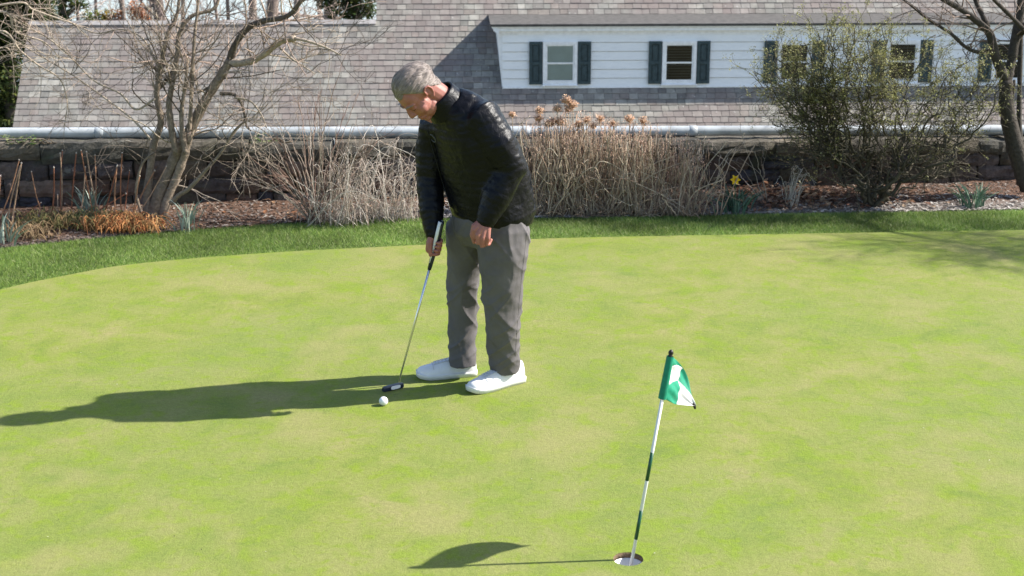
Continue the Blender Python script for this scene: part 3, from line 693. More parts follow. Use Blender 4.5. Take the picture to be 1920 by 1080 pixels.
# bare arching shrub behind the man on the left, and pale arching grasses
def fan(name, px, py, Y, label, cat, ends, r, cols, group=None, mat='twig', kids=1, part='stems', wob=.03, bow=.25, bpx=9):
    b = foot(M(px, py, Y)); t = thing(name, b, label, cat, group); g = G()
    for (ex, ey) in ends:
        q = M(ex, ey, Y+random.uniform(-.25, .25)); L = np.linalg.norm(q-b); p0 = b+np.array([random.gauss(0, .0037*bpx), random.uniform(-.08, .08), -.01])
        mid = p0+(q-p0)*.5+np.array([0, 0, L*bow*random.uniform(.3, 1)])+rand_dir()*wob*L; P = spline([p0, mid, q], 7); P[1:-1] += RNG.normal(size=(len(P)-2, 3))*.004*(1 if r > .002 else .6)
        rr = r*random.uniform(.6, 1.2); c = np.array(random.choice(cols))*random.uniform(.8, 1.2); g.add(*tube(P, np.linspace(rr, rr*.4, len(P)), 5), c)
        for _ in range(kids):
            i = random.randint(len(P)//2, len(P)-1); grow(g, P[i], unit(P[i]-P[i-1])+rand_dir()*.5, random.uniform(.08, .25), rr*.45, 1, c, .2, 2, .0, 4, None, .7, .001)
    g.obj(part, MAT[mat], t); return t
RB = [(0.246, 0.164, 0.127), (0.295, 0.230, 0.180), (0.197, 0.115, 0.090), (0.344, 0.287, 0.238)]
ends = [(random.uniform(470, 560), random.uniform(265, 350)) for _ in range(16)]+[(random.uniform(490, 710), random.uniform(160, 280)) for _ in range(20)]+[(random.uniform(640, 740), random.uniform(250, 350)) for _ in range(7)]+[(480, 345), (465, 330), (640, 120), (655, 190), (600, 150), (560, 190)]
fan('bare_shrub', 592, 402, 10.2, 'bare reddish-brown twiggy shrub fanning up in front of the wall left of the man', 'shrub', ends, .0048, RB, None, 'twig', 2, 'stems', .04, .12)
PG = [(.52, .45, .39), (.42, .35, .29), (.58, .51, .45), (.34, .26, .21), (.48, .38, .31)]
for px, Y, n, lab in ((632, 10.12, 75, 'pale arching dry grass clump beside the bare shrub'), (690, 10.25, 80, 'tangled dry grass clump between the bare shrub and the man'), (752, 10.3, 80, "tangled brown dry grass clump right behind the man's hanging arm")):
    e = [(px+random.gauss(12, 62), random.uniform(285, 402)) for _ in range(n)]+[(px+random.gauss(10, 35), random.uniform(255, 320)) for _ in range(n//5)]
    fan('dry_grass', px-10, 408, Y, lab, 'dry grass', e, .0026, PG, 'pale dry grasses before the wall', 'dry', 0, 'blades', .10, .5, 38)
# dead hydrangea stand
HS = [(0.377, 0.295, 0.213), (0.312, 0.238, 0.172), (0.426, 0.353, 0.271), (0.246, 0.172, 0.123), (0.344, 0.246, 0.180)]
HEADS = [(1012, 207, .03), (1010, 222, .028), (1045, 203, .032), (1062, 188, .035), (1074, 196, .034), (1066, 204, .03), (1035, 228, .034), (1050, 228, .036), (1028, 232, .03), (1180, 223, .034), (1206, 226, .03), (1125, 222, .026), (1100, 225, .024), (960, 215, .024), (1085, 232, .028), (1112, 236, .026), (1150, 232, .022)]
def hydrangea(px, half, ytop, label, hx_, n=115):
    Y = 10.62; b = foot(M(px, 398, Y)); t = thing('dead_hydrangea', b, label, 'shrub', 'dead hydrangea shrubs before the wall'); g = G()
    for _ in range(n):
        bx_ = px+random.gauss(0, half*.55); yy = Y+random.uniform(-.25, .25); p0 = foot(M(bx_, 396, yy)); ex = bx_+random.gauss(0, 24)+(bx_-px)*.3; ey = ytop-8+abs(random.gauss(0, 62)); q = M(ex, ey, yy+random.uniform(-.1, .1)); q[2] = max(q[2], .1)
        P = spline([p0, p0+(q-p0)*.5+rand_dir()*.03, q], 5); P[1:-1] += RNG.normal(size=(len(P)-2, 3))*.005; rr = random.uniform(.0028, .0055); c = np.array(random.choice(HS))*random.uniform(.75, 1.2); g.add(*tube(P, np.linspace(rr, rr*.6, len(P)), 5), c)
        if random.random() < .7: grow(g, P[random.randint(3, len(P)-1)], unit(q-p0)+rand_dir()*.5, random.uniform(.06, .18), rr*.6, 1, c, .2, 2, .0, 4, None, .7, .0012)
    for _ in range(16):     # bent and broken canes lying across the clump
        p0 = foot(M(px+random.gauss(0, half*.7), 396, Y-.2)); q = M(px+random.gauss(0, half*1.3), random.uniform(270, 380), Y-random.uniform(.1, .3)); kx = (p0+q)/2+rand_dir()*.06+np.array([0, 0, .08]); P = spline([p0, kx, q, q+rand_dir()*.08-np.array([0, 0, .05])], 4); g.add(*tube(P, np.linspace(.0042, .002, len(P)), 5), np.array(random.choice(HS))*random.uniform(.8, 1.25))
    for _ in range(60):
        p0 = foot(M(px+random.gauss(0, half*.6), 398, Y-.2+random.uniform(-.05, .1))); grow(g, p0, (random.gauss(0, .6), random.gauss(0, .3), .5), random.uniform(.08, .2), .003, 1, random.choice(HS), .3, 2, 0, 4, None, .8, .0012)
    for h in hx_: g.add(*tube(spline([foot(M(h[0]+random.uniform(-8, 8), 396, Y)), M(h[0]+random.uniform(-5, 5), 310, Y), M(h[0], h[1], Y)], 5), .003, 5), HS[0])
    for _ in range(int(n*.9)):      # dry floret remains along the top
        c = M(px+random.gauss(0, half*.55), ytop+random.uniform(-26, 45), Y+random.uniform(-.2, .2))
        for _ in range(7):
            p = c+rand_dir()*.022; g.add(leaf_quad(p, random.uniform(0, 6.28), random.uniform(.008, .016), random.uniform(-1, 1), .7), [(0, 1, 2, 3)], None, np.array(random.choice([(.44, .27, .20), (.36, .22, .17), (.52, .38, .28)]))*random.uniform(.8, 1.2))
        g.add(*tube([c-np.array([random.uniform(-.03, .03), 0, .16]), c], .0016, 4), (.4, .28, .2))
    g.obj('stems', MAT['dry'], t)
    for (a, bb, r) in [(q[0], q[1], q[2]*1.22) for q in hx_]:
        c = M(a, bb, Y); gh = G()
        for _ in range(130):
            d = rand_dir(); p = c+d*r*random.uniform(.75, 1.05)*np.array([1, 1, .85]); gh.add(leaf_quad(p, random.uniform(0, 6.28), random.uniform(.009, .017), random.uniform(-1, 1), .8), [(0, 1, 2, 3)], None, np.array(random.choice([(.66, .43, .28), (.74, .52, .36), (.55, .35, .22)]))*random.uniform(.8, 1.2))
        gh.add(*ellipsoid(c, (r*.72, r*.72, r*.6), None, 8, 6), (.42, .26, .17)); gh.obj('flower_head', MAT['leaf'], t, smooth=False)
hydrangea(1018, 36, 250, 'dead brown hydrangea with dry flower heads right behind the man', HEADS[0:2]+[HEADS[8], HEADS[13]])
hydrangea(1072, 36, 234, 'tallest dead hydrangea with a tight cluster of round dry heads', HEADS[2:8]+[HEADS[14]])
hydrangea(1138, 40, 250, 'dead hydrangea in the middle of the row with few small dry heads', [HEADS[11], HEADS[12], HEADS[15], HEADS[16]])
hydrangea(1205, 40, 256, 'dead hydrangea in the row with two flat dry heads', [HEADS[9], HEADS[10]])
hydrangea(1280, 44, 280, 'headless dead hydrangea leaning right toward the yellow daffodil', [], 95)

# daffodil clumps
def daffodil(px, py, Y, w_, h_, n, label, cols, flowers=()):
    b = foot(M(px, py, Y)); t = thing('daffodil', b, label, 'daffodil', 'daffodil clumps in the bed'); g = G()
    for _ in range(n):
        p0 = b+np.array([random.gauss(0, w_*.4), random.gauss(0, .05), -.01]); h = h_*random.uniform(.6, 1.1); ln = np.array([random.gauss((p0[0]-b[0])*1.2, .05), random.gauss(0, .04), 0]); a = random.uniform(0, 3.14); d = np.array([math.cos(a), math.sin(a)*.6, 0])
        P = np.array([p0+ln*s*s*1.2+np.array([0, 0, h*s-.25*h*max(0, s-.7)]) for s in np.linspace(0, 1, 6)]); wd = np.array([.006, .007, .007, .006, .005, .001])
        V = np.concatenate([P-d*wd[:, None], P+d*wd[:, None]]); Q = [(i, i+1, 7+i, 6+i) for i in range(5)]
        g.add(V, Q, None, np.array(random.choice(cols))*random.uniform(.75, 1.25))
    g.obj('leaves', MAT['strap'], t, smooth=False)
    for (fx, fy) in flowers:
        c = M(fx, fy, Y-.05); gf = G(); n_ = unit(np.array([-.15, -1, .25])); e1 = unit(np.cross(n_, [0, 0, 1])); e2 = np.cross(e1, n_)
        for k in range(6):
            a = k*math.pi/3; d = e1*math.cos(a)+e2*math.sin(a); e = -e1*math.sin(a)+e2*math.cos(a)
            gf.add([c, c+d*.02+e*.012+n_*.004, c+d*.042+n_*.002, c+d*.02-e*.012+n_*.004], [(0, 1, 2, 3)])
        V, Q, T = tube([c, c+n_*.012, c+n_*.024, c+n_*.027], [.010, .011, .014, .017], 10, False); gf.add(V, Q, T)
        fl = gf.obj('flower', MAT['petal'], t, smooth=False)
        gs = G(); gs.add(*tube(spline([b, b+(c-b)*.6+np.array([.005, .02, 0]), c], 4), .004, 5), (.06, .11, .04)); gs.obj('stem', MAT['strap'], t)
DG = [(.095, .16, .10), (.13, .20, .13), (.07, .125, .08)]; DP = [(0.246, 0.295, 0.230), (0.197, 0.254, 0.180), (0.295, 0.336, 0.271)]; DD = [(0.029, 0.061, 0.041), (0.041, 0.078, 0.049)]
daffodil(1376, 386, 10.55, .13, .22, 60, 'dark green daffodil clump with one yellow flower', [(.06, .115, .075), (.08, .14, .09), (.045, .09, .06)], [(1379, 337)])
daffodil(1826, 378, 10.75, .12, .20, 45, 'flowerless dark daffodil clump below the olive shrub at right', DG)
daffodil(352, 428, 9.95, .09, .23, 22, 'small grey-green daffodil clump at the lawn edge below the bare tree', DP)
daffodil(172, 415, 10.22, .13, .24, 40, 'grey-green daffodil clump behind the brown tuft and canes', DP)
daffodil(10, 458, 9.55, .09, .23, 26, 'grey-green daffodil clump at the left edge of the photo', DP)
fan('dry_grass', 1478, 362, 10.75, 'small arching dry grass tuft right of the fallen leaves', 'dry grass', [(1478+random.uniform(5, 55), 320+random.uniform(0, 30)) for _ in range(26)]+[(1450+random.uniform(-10, 30), 345) for _ in range(8)], .0028, [(.42, .37, .31), (.5, .45, .38)], 'pale dry grasses before the wall', 'dry', 0, 'blades', .05, .6)
fan('bare_seedling', 1432, 372, 10.8, 'thin bare seedling with crossing twigs right of the daffodil', 'shrub', [(1432, 270), (1395, 318), (1435, 322), (1360, 300), (1385, 240), (1415, 285)], .0045, [(.36, .30, .25), (.25, .2, .16)], None, 'twig', 1, 'stems', .02, .02)
# cut canes and orange tufts at the left
CN = [(0.328, 0.172, 0.098), (0.279, 0.123, 0.066), (0.377, 0.246, 0.164), (0.246, 0.098, 0.057)]
def canes(px, py, Y, label, lines):
    t = thing('cane_clump', foot(M(px, py, Y)), label, 'canes', 'cut canes in the bed'); g = G()
    for (a, b, c, d) in lines:
        yy = Y+random.uniform(-.1, .12); p0 = foot(M(a, b, yy)); q = M(c, d, yy+random.uniform(-.12, .12)); P = spline([p0, (p0+q)/2+rand_dir()*.012, q], 4); cc = np.array(random.choice(CN)); r = random.uniform(.0042, .0062)
        g.add(*tube(P, np.linspace(r, r*.8, len(P)), 6), cc); g.add(*ellipsoid(q, (r*1.0, r*1.0, r*1.4), None, 6, 5), (.5, .42, .36))
    g.obj('canes', MAT['dry'], t)
canes(10, 425, 9.9, 'leaning orange cut canes at the left edge', [(-8, 392, 36, 300), (8, 396, 38, 312), (18, 398, 40, 306), (-30, 410, -5, 330), (0, 390, 90, 436), (30, 430, 77, 380), (-5, 408, 1, 330)])
canes(120, 420, 10.1, 'upright orange cut canes rising from the greenish tuft', [(84, 416, 59, 322), (96, 412, 101, 314), (110, 418, 108, 365), (116, 418, 113, 288), (115, 416, 117, 282), (134, 412, 143, 287), (147, 400, 160, 313), (177, 416, 152, 282), (188, 412, 162, 285), (178, 408, 178, 291), (120, 420, 128, 395)])
canes(240, 412, 10.05, 'orange cut canes fanning right from the rusty tuft', [(192, 406, 220, 310), (216, 404, 219, 312), (227, 402, 229, 287), (140, 410, 236, 363), (244, 402, 262, 330), (246, 404, 290, 320), (250, 406, 312, 312), (260, 419, 322, 412), (232, 404, 243, 320), (165, 416, 122, 382)])
OT = [(.46, .19, .07), (.54, .26, .10), (.36, .13, .05), (.42, .27, .11), (.58, .32, .14)]
def tuft(px, py, Y, label, wpx, cols, n=340):
    b = foot(M(px, py, Y)); t = thing('dry_tuft', b, label, 'dry plant', 'dry tufts in the bed'); g = G()
    for _ in range(n):
        p0 = b+np.array([random.gauss(0, wpx/300), random.gauss(0, .06), 0]); a = random.uniform(0, 6.28); L = random.uniform(.06, .17); d = np.array([math.cos(a), math.sin(a), 0])
        P = spline([p0, p0+d*L*.4+np.array([0, 0, L*random.uniform(.4, .8)]), p0+d*L*.9+np.array([0, 0, L*random.uniform(-.1, .35)])], 3); P[:, 2] = np.maximum(P[:, 2], bed_z(p0[0], p0[1])+.003)
        g.add(*tube(P, np.linspace(.0034, .0014, len(P)), 4), np.array(random.choice(cols))*random.uniform(.7, 1.2))
    g.obj('blades', MAT['dry'], t)
tuft(104, 430, 9.95, 'flattened olive-brown dry tuft among the canes', 42, [(.24, .19, .075), (.18, .16, .06), (.30, .19, .09), (.12, .12, .045)], 260)
tuft(180, 425, 10.0, 'small dark green and brown tuft between two larger dry tufts', 26, [(.12, .14, .05), (.2, .17, .08), (.35, .2, .1)], 200)
tuft(228, 425, 9.94, 'bright rusty orange dry tuft at the lawn edge', 40, OT, 620)
tuft(52, 440, 9.7, 'low brown dry litter tuft beside the leftmost daffodils', 26, [(.30, .20, .11), (.22, .15, .08), (.38, .26, .15)], 120)
# low debris twigs at the shrub foot
# ------------------------------------------------------------------ background trees
def crown_tree(name, base, h, label, cat, blobs, cols, n, ls, trunk_r=.16, group=None, tcol=(.12, .10, .08)):
    t = thing(name, base, label, cat, group); base = np.asarray(base, float); g = G(); top = base+np.array([.1, .1, h])
    P = spline([base-np.array([0, 0, .2]), base+np.array([.1, 0, h*.4]), base+np.array([0, .1, h*.75]), top], 5); g.add(*tube(P, np.linspace(trunk_r, trunk_r*.25, len(P)), 8), tcol)
    gl = G()
    for (c, r) in blobs:
        c = np.asarray(c, float); g.add(*tube(spline([P[np.argmin(abs(P[:, 2]-(c[2]-r*.5)))], c+rand_dir()*r*.2, c+rand_dir()*r*.5], 4), np.linspace(trunk_r*.35, .01, 9), 5), tcol)
        for _ in range(int(n*r*r)):
            d = rand_dir(); sub = c+d*r*random.random()**.4; k = random.uniform(.75, 1.2)
            for _ in range(5):
                p = sub+rand_dir()*r*.12; gl.add(leaf_quad(p, random.uniform(0, 6.28), random.uniform(*ls), random.uniform(-1, .8), .45), [(0, 1, 2, 3)], None, np.array(random.choice(cols))*k*random.uniform(.8, 1.2))
    g.obj('trunk', MAT['bark'], t); gl.obj('crown', MAT['leaf'], t, smooth=False); return t
EV = [(.05, .085, .025), (.085, .12, .03), (.035, .06, .02), (.13, .15, .035), (.06, .08, .03)]
def P3(px, py, Y): return M(px, py, Y)
def blob(px, py, Y, rpx): return (M(px, py, Y), rpx/FPX*Y)
Y = 33.
crown_tree('evergreen_tree', (P3(20, 250, Y)[0], Y, -4.9), 9.5, 'dark evergreen tree standing beside the left gable of the roof', 'tree', [blob(5, 60, Y, 60), blob(45, 30, Y, 45), blob(10, 150, Y, 55), blob(-60, 100, Y, 80), blob(35, 205, Y+1, 45), blob(-20, 230, Y, 50), blob(60, -20, Y, 50), blob(62, 80, Y+1, 22), blob(-30, -40, Y, 90), blob(20, 250, Y, 40), blob(75, 20, Y, 30)], EV, 2100, (.06, .15), .2)
Y = 39.
crown_tree('evergreen_tree', (P3(110, 0, Y)[0], Y, -5.2), 9, 'narrow evergreen tree seen above the wing ridge near its left end', 'tree', [blob(120, 5, Y, 22), blob(110, 35, Y, 20), blob(150, 8, Y, 14), blob(125, -25, Y, 22), blob(112, 60, Y, 18)], EV, 500, (.10, .22), .14)
crown_tree('evergreen_tree', (P3(660, 0, Y)[0], Y, -5.2), 9, 'evergreen tree seen above the wing ridge next to the taller roof', 'tree', [blob(645, 8, Y, 38), blob(690, 12, Y, 30), blob(610, -8, Y, 25), blob(670, -30, Y, 40), blob(655, 40, Y, 30)], EV, 420, (.10, .22), .14)
for px, cols, lab, r in ((172, [(.12, .16, .03), (.17, .19, .05)], 'yellow-green bush above the wing ridge', 20), (198, [(.33, .22, .05), (.40, .27, .06), (.2, .2, .05)], 'golden bush above the wing ridge', 17), (218, [(.30, .12, .05), (.24, .12, .06)], 'rusty brown bush above the wing ridge between golden bush and orange shrub', 16), (258, [(.42, .17, .08), (.36, .2, .12)], 'tall orange-leaved shrub above the wing ridge', 20)):
    Y = 36.; dy = 20 if px > 250 else 34
    crown_tree('background_bush', (P3(px, 40, Y)[0], Y, -5.1), 3.1, lab, 'bush', [blob(px, dy, Y, r), blob(px+6, dy+22, Y, r)], cols, 900, (.07, .15), .05)
lab = 'bare woodland tree beyond the low roof ridge on the left'
for i, px in enumerate((95, 150, 185, 232, 278, 300, 345, 395, 430, 478, 520, 560, 590, 630)):
    Y = random.uniform(42, 62); b = np.array([P3(px, 0, Y)[0], Y, -5.6-(.6 if Y > 55 else 0)]); t = thing('woodland_tree', b, lab, 'tree', 'bare woods beyond the roof'); gt, gb = G(), G()
    r = random.choice([.08, .12, .18, .26]); c = random.choice([(.20, .16, .14), (.14, .11, .10), (.27, .22, .19)]); P = spline([b, b+np.array([random.uniform(-.2, .2), 0, 4]), b+np.array([random.uniform(-.6, .6), 0, 9])], 8); gt.add(*tube(P, np.linspace(r, r*.6, len(P)), 8), c)
    for k in range(16):
        p = P[random.randint(2, len(P)-1)]; grow(gb, p, rand_dir()*np.array([1, .6, .5])+np.array([0, 0, .35]), random.uniform(.8, 2.2), r*.22, 2, random.choice([(.30, .23, .21), (.2, .15, .14), (.36, .29, .26)]), .22, 4, .03, 4, None, .8, .006)
    gt.obj('trunk', MAT['bark'], t); gb.obj('branches', MAT['twig'], t)
# ------------------------------------------------------------------ the golfer
HDF = unit((-.85, -.5, 0)); HP = math.radians(57)
hf = unit(math.cos(HP)*HDF+np.array([0, 0, -math.sin(HP)])); hu = unit(math.sin(HP)*HDF+np.array([0, 0, math.cos(HP)])); hr = np.cross(hf, hu)
HRM = np.stack([hr, hf, hu], 1)
HO = M(777, 159, 6.38)-HRM@np.array([0, -.012, .035])
def hp(r, f, u): return HO+HRM@np.array([r, f, u])
NB = M(838, 196, 6.47)
RS, RE, RW = M(806, 243, 6.65), M(805, 335, 6.64), M(812, 434, 6.545)
LS, LE, LW = M(914, 225, 6.38), M(955, 318, 6.40), M(914, 409, 6.355)
LHIP, LKN, LAN = M(945, 440, 6.52), M(942, 560, 6.53), M(946, 684, 6.62)
RHIP, RKN, RAN = M(876, 440, 6.69), M(868, 560, 6.72), M(867, 672, 6.72)
LTOE, LHEEL = GR(879, 738), GR(981, 713); RTOE, RHEEL = GR(782, 709), GR(893, 702)

b = G()
def E(c, r): V, Q, T = ellipsoid((0, 0, 0), r, None, 20, 14); b.add(V@HRM.T+hp(*c), Q, T)
def Cc(P, R): b.add(*capsule([hp(*p) for p in P], R))
E((0, -.012, .035), (.076, .099, .084)); E((0, .045, .03), (.064, .050, .062)); E((0, .045, -.03), (.061, .056, .062)); E((0, .03, -.075), (.057, .056, .042))
E((0, .076, -.098), (.024, .021, .019)); E((0, .02, -.10), (.048, .052, .03))
Cc([(0, .092, .012), (0, .103, -.009), (0, .110, -.027)], [.010, .0125, .0150])
for s in (-1, 1):
    E((s*.014, .100, -.031), (.010, .012, .010)); Cc([(s*.05, .074, .017), (s*.03, .090, .022), (s*.012, .094, .018)], [.009, .010, .008]); E((s*.042, .058, -.034), (.022, .026, .026)); E((s*.032, .080, .0), (.016, .012, .012))
    Cc([(s*.026, .083, -.076), (s*.01, .097, -.067), (0, .099, -.066)], [.004, .007, .0065]); Cc([(s*.023, .083, -.079), (s*.01, .094, -.080), (0, .096, -.080)], [.004, .0075, .008])
    # ear: rim, lobe and bowl
    rim = [(s*.078, .008, -.004), (s*.084, .004, .018), (s*.088, -.012, .026), (s*.089, -.026, .018), (s*.087, -.028, -.002), (s*.083, -.020, -.022), (s*.080, -.006, -.033), (s*.076, .004, -.028)]
    Cc(rim, [.0048, .005, .0052, .0055, .0055, .0058, .007, .005]); E((s*.078, -.010, -.003), (.006, .017, .025))
b.add(*capsule([hp(0, -.03, -.03), hp(0, -.03, -.085), NB], [.058, .058, .066], 16))
b.add(*capsule([NB, M(885, 275, 6.52), M(918, 400, 6.6)], [.055, .11, .12], 16))
b.add(*capsule([NB, LS], [.05, .05])); b.add(*capsule([NB, RS], [.05, .045]))
b.add(*capsule([LS, LE, LW], [.048, .038, .028])); b.add(*capsule([RS, RE, RW], [.045, .036, .028]))
PV = M(918, 405, 6.6)
b.add(*capsule([PV, LHIP, LKN, LAN], [.10, .075, .05, .03])); b.add(*capsule([PV, RHIP, RKN, RAN], [.10, .075, .05, .03]))
for an, he, to in ((LAN, LHEEL, LTOE), (RAN, RHEEL, RTOE)): b.add(*capsule([an*.8+he*.2, he+(to-he)*.32+np.array([0, 0, .045]), he+(to-he)*.72+np.array([0, 0, .033])], [.028, .026, .014]))
# right hand closed round the putter grip
PG0, PG1 = M(828, 415, 6.50), M(805, 505, 6.545)
pa = unit(PG1-PG0); GC = PG0+(PG1-PG0)*.50
pc = np.array([0, -1, 0.]); pc = unit(pc-pa*np.dot(pa, pc)); ps = np.cross(pa, pc); ps = ps if ps[0] > 0 else -ps
def gp(s, c, a): return GC+ps*s+pc*c+pa*a
b.add(*capsule([RW, gp(-.020, -.020, -.045), gp(-.024, -.016, .0), gp(-.022, -.016, .035)], [.027, .024, .0235, .020], 14))
b.add(*capsule([gp(-.016, -.026, -.035), gp(-.012, -.026, .03)], [.019, .018], 12))
for k, (a0, L, r) in enumerate(((-.030, .92, .0088), (-.010, 1.0, .0094), (.011, 1.02, .0094), (.031, 1., .0092))):
    b.add(*capsule([gp(-.018, -.028, a0-.004), gp(.004, -.0275, a0), gp(.0235*L, -.013, a0+.002), gp(.0245*L, .004, a0+.004), gp(.013, .0185, a0+.006), gp(.003, .0205, a0+.007)], [.0105, r*1.05, r, r, r*.92, r*.8], 10))
b.add(*capsule([gp(-.030, -.008, -.032), gp(-.029, .010, -.008), gp(-.021, .019, .018), gp(-.011, .0225, .044)], [.0165, .014, .0115, .0095], 12))
# left hand hanging half closed before the thigh
fd = unit(LW-LE)
KN = [M(890, 431, 6.325), M(896, 441, 6.315), M(905, 447, 6.315), M(915, 447, 6.32)]
w0 = LW
for i, kq in enumerate(KN):
    b.add(*capsule([w0+(KN[i]-KN[1])*.3, w0*.45+kq*.55+np.array([0, -.004, .003]), kq], [.017, .0155, .0115], 12))
    L = (.038, .042, .040, .032)[i]; pip = kq+np.array([.002-.003*i, .006, -L*.95]); dip = pip+np.array([.010, .024, -.004]); tip = dip+np.array([.010, .012, .017])
    b.add(*capsule([kq, pip, dip, tip], [.0112, .0098, .0092, .0082], 10))
b.add(*capsule([w0*.75+KN[0]*.25+np.array([-.010, .0, 0]), M(889, 424, 6.335), M(885, 440, 6.337), M(889, 454, 6.343)], [.018, .0145, .0112, .0092], 12))
body_me = remesh(b, .0028, 3, .5)
person = link('person', body_me, MAT['skin']); tag(person, 'man in black quilted jacket and grey trousers bending over a putter', 'person')

# hair: lifted from the scalp
V = co_of(body_me); Nn = no_of(body_me); loc = (V-HO)@HRM
r_, f_, u_ = loc.T
def region(r, f, u):
    line = np.where(f > .055, .080-(f-.055)*.5, np.where(f > .012, .080-(.055-f)*1.5, np.where(f > -.016, .0155-(.012-f)*1.9, np.where(f > -.024, -.0377+(-.016-f)*6.5, .010-(-.024-f)*1.5))))
    line = np.maximum(line, -.062); return u-line
near = (np.linalg.norm(loc-[0, -.012, .03], axis=1) < .16) & (np.abs(r_) < .0765+.0*f_)
val = np.where(near, region(r_, f_, u_), -1)
pv = np.empty(len(body_me.loops), int); body_me.loops.foreach_get('vertex_index', pv)
quads = pv.reshape(-1, 4) if len(pv) == 4*len(body_me.polygons) else None
keep = (val[quads] > 0).all(1); used = np.unique(quads[keep]); remap = np.full(len(V), -1); remap[used] = np.arange(len(used))
hv, hn, hl, vv = V[used], Nn[used], loc[used], val[used]
edge = np.clip(vv/.016, 0, 1)**.6; topf = np.clip((hl[:, 2]-.04)/.07, 0, 1)*np.clip((hl[:, 1]+.06)/.12, 0, 1)
th = []
for p, e, tf in zip(hl, edge, topf):
    st = noise.noise(Vector((p[0]*95, p[1]*16, p[2]*95)))*.0032+noise.noise(Vector((p[0]*38+3, p[1]*14, p[2]*38)))*.0050
    th.append(-.001+e*(.0068+.0150*tf+st))
hh = G(); hh.add(hv+hn*np.array(th)[:, None], remap[quads[keep]])
hV = hh.V[0]; hb = BVHTree.FromPolygons([tuple(v) for v in hV], [tuple(q) for q in remap[quads[keep]]]); SA = [hl*np.array([1, .08, 1])]
for _ in range(1800):
    i = random.randrange(len(hV)); p = hV[i]; back = np.array([random.gauss(.25, .2)*(1 if hl[i][0] < 0 else -1)*0-.25, -1, -.1 if hl[i][1] > 0 else -.75]); P = []
    rr_ = random.uniform(.0005, .0013); lift = random.uniform(.0, .0022)
    for k in range(7):
        q = hb.find_nearest(Vector(p)); c_, n_ = np.array(q[0]), np.array(q[1]); P.append(c_+n_*(lift*math.sin(math.pi*min(1, (k+1)/7))+.0002)); t__ = HRM@back; t__ = t__-n_*(t__@n_); p = c_+unit(t__+rand_dir()*.12)*.0085
    a0 = len(P)*5+2; V5, Q5, T5 = tube(P, [rr_*.5, rr_, rr_, rr_*.9, rr_*.8, rr_*.6, rr_*.25], 5); hh.add(V5, Q5, T5); SA.append(np.repeat(np.array([[hl[i][0]+random.gauss(0, .03), random.random(), hl[i][2]+random.gauss(0, .03)]]), len(V5), 0))
hme = hh.mesh('hair'); at = hme.attributes.new('strand', 'FLOAT_VECTOR', 'POINT'); at.data.foreach_set('vector', np.concatenate(SA).ravel())
link('hair', hme, MAT['hair'], person)
for s in (-1, 1):
    g = G(); g.add(*capsule([hp(s*.054, .079, .020), hp(s*.034, .0985, .0275), hp(s*.015, .1015, .0225)], [.0025, .0042, .0036], 8)); g.obj('eyebrow', MAT['brow'], person)
    g = G(); g.add(*tube(spline([hp(s*.046, .083, -.004), hp(s*.034, .0918, -.0085), hp(s*.020, .0905, -.006)], 4), .0016, 6)); g.obj('eyelashes', MAT['lash'], person)
g = G(); g.add(*tube(spline([hp(-.028, .086, -.079), hp(-.01, .1005, -.0735), hp(.01, .1005, -.0735), hp(.028, .086, -.079)], 4), .0018, 6)); g.obj('lip_line', simple('lip', (.30, .10, .08), .5, .1, 40, 0), person)

# jacket
LAT = unit((.65, -.76, 0)); j = G()
rings_spec = [((925, 412), 6.61, .198, .168), ((925, 394), 6.605, .212, .182), ((922, 372), 6.60, .213, .184), ((912, 330), 6.575, .208, .183), ((898, 288), 6.545, .207, .168), ((882, 248), 6.515, .200, .150), ((866, 216), 6.49, .172, .126), ((850, 196), 6.475, .125, .098), ((840, 186), 6.465, .085, .078)]
C = np.array([M(p[0], p[1], y) for p, y, *_ in rings_spec]); Ts = np.gradient(C, axis=0); rings = []; a = np.linspace(0, 2*math.pi, 40, endpoint=False)
for c, T, (_, _, A, B) in zip(C, Ts, rings_spec):
    T = unit(T); lat = unit(LAT-T*np.dot(T, LAT)); ap = np.cross(lat, T); sq = lambda x: np.sign(x)*np.abs(x)**.85
    rings.append(c+A*sq(np.cos(a))[:, None]*lat+B*sq(np.sin(a))[:, None]*ap)
j.add(*loft(rings))
SH = C[5]*.5+C[6]*.5
lm = (LS+LE)/2+np.array([.01, -.01, 0])
j.add(*capsule([SH, LS*.85+SH*.15, LS*.55+LE*.45, LE, LE*.45+LW*.55, LW+(LW-LE)*.02], [.11, .104, .094, .083, .073, .054], 20))
j.add(*capsule([SH, RS*.9+SH*.1, RS*.5+RE*.5, RE, RE*.45+RW*.55, RW+(RW-RE)*.02], [.10, .082, .073, .066, .060, .046], 20))
jme = remesh(j, .0065, 6, .5)
V, Nn = co_of(jme), no_of(jme)
segs = [(C[0], C[3], 0), (C[3], C[6], 1), (LS, LE, 2), (LE, LW, 3), (RS, RE, 4), (RE, RW, 5)]
rad = {0: .19, 1: .17, 2: .09, 3: .07, 4: .075, 5: .06}
best = np.full(len(V), 9.); par = np.zeros(len(V))
for A, B, k in segs:
    d = B-A; L2 = d@d; t = np.clip(((V-A)@d)/L2, -.3, 1.3); dist = np.linalg.norm(V-(A+t[:, None]*d), axis=1)/rad[k]
    m_ = dist < best; best[m_] = dist[m_]; par[m_] = (t*math.sqrt(L2))[m_]+k*.013
D = np.zeros(len(V))
for i, p in enumerate(V):
    w_ = .010*noise.noise(Vector((p[0]*9, p[1]*9, p[2]*9))); q = (par[i]+w_)/.030
    puff = abs(math.sin(math.pi*q))**.6
    D[i] = .0019*puff+.0075*noise.noise(Vector((p[0]*6+2, p[1]*6, p[2]*8)))+.0032*noise.noise(Vector((p[0]*15+2, p[1]*15, p[2]*23)))+.0022*noise.noise(Vector((p[0]*34, p[1]*34+5, p[2]*44)))
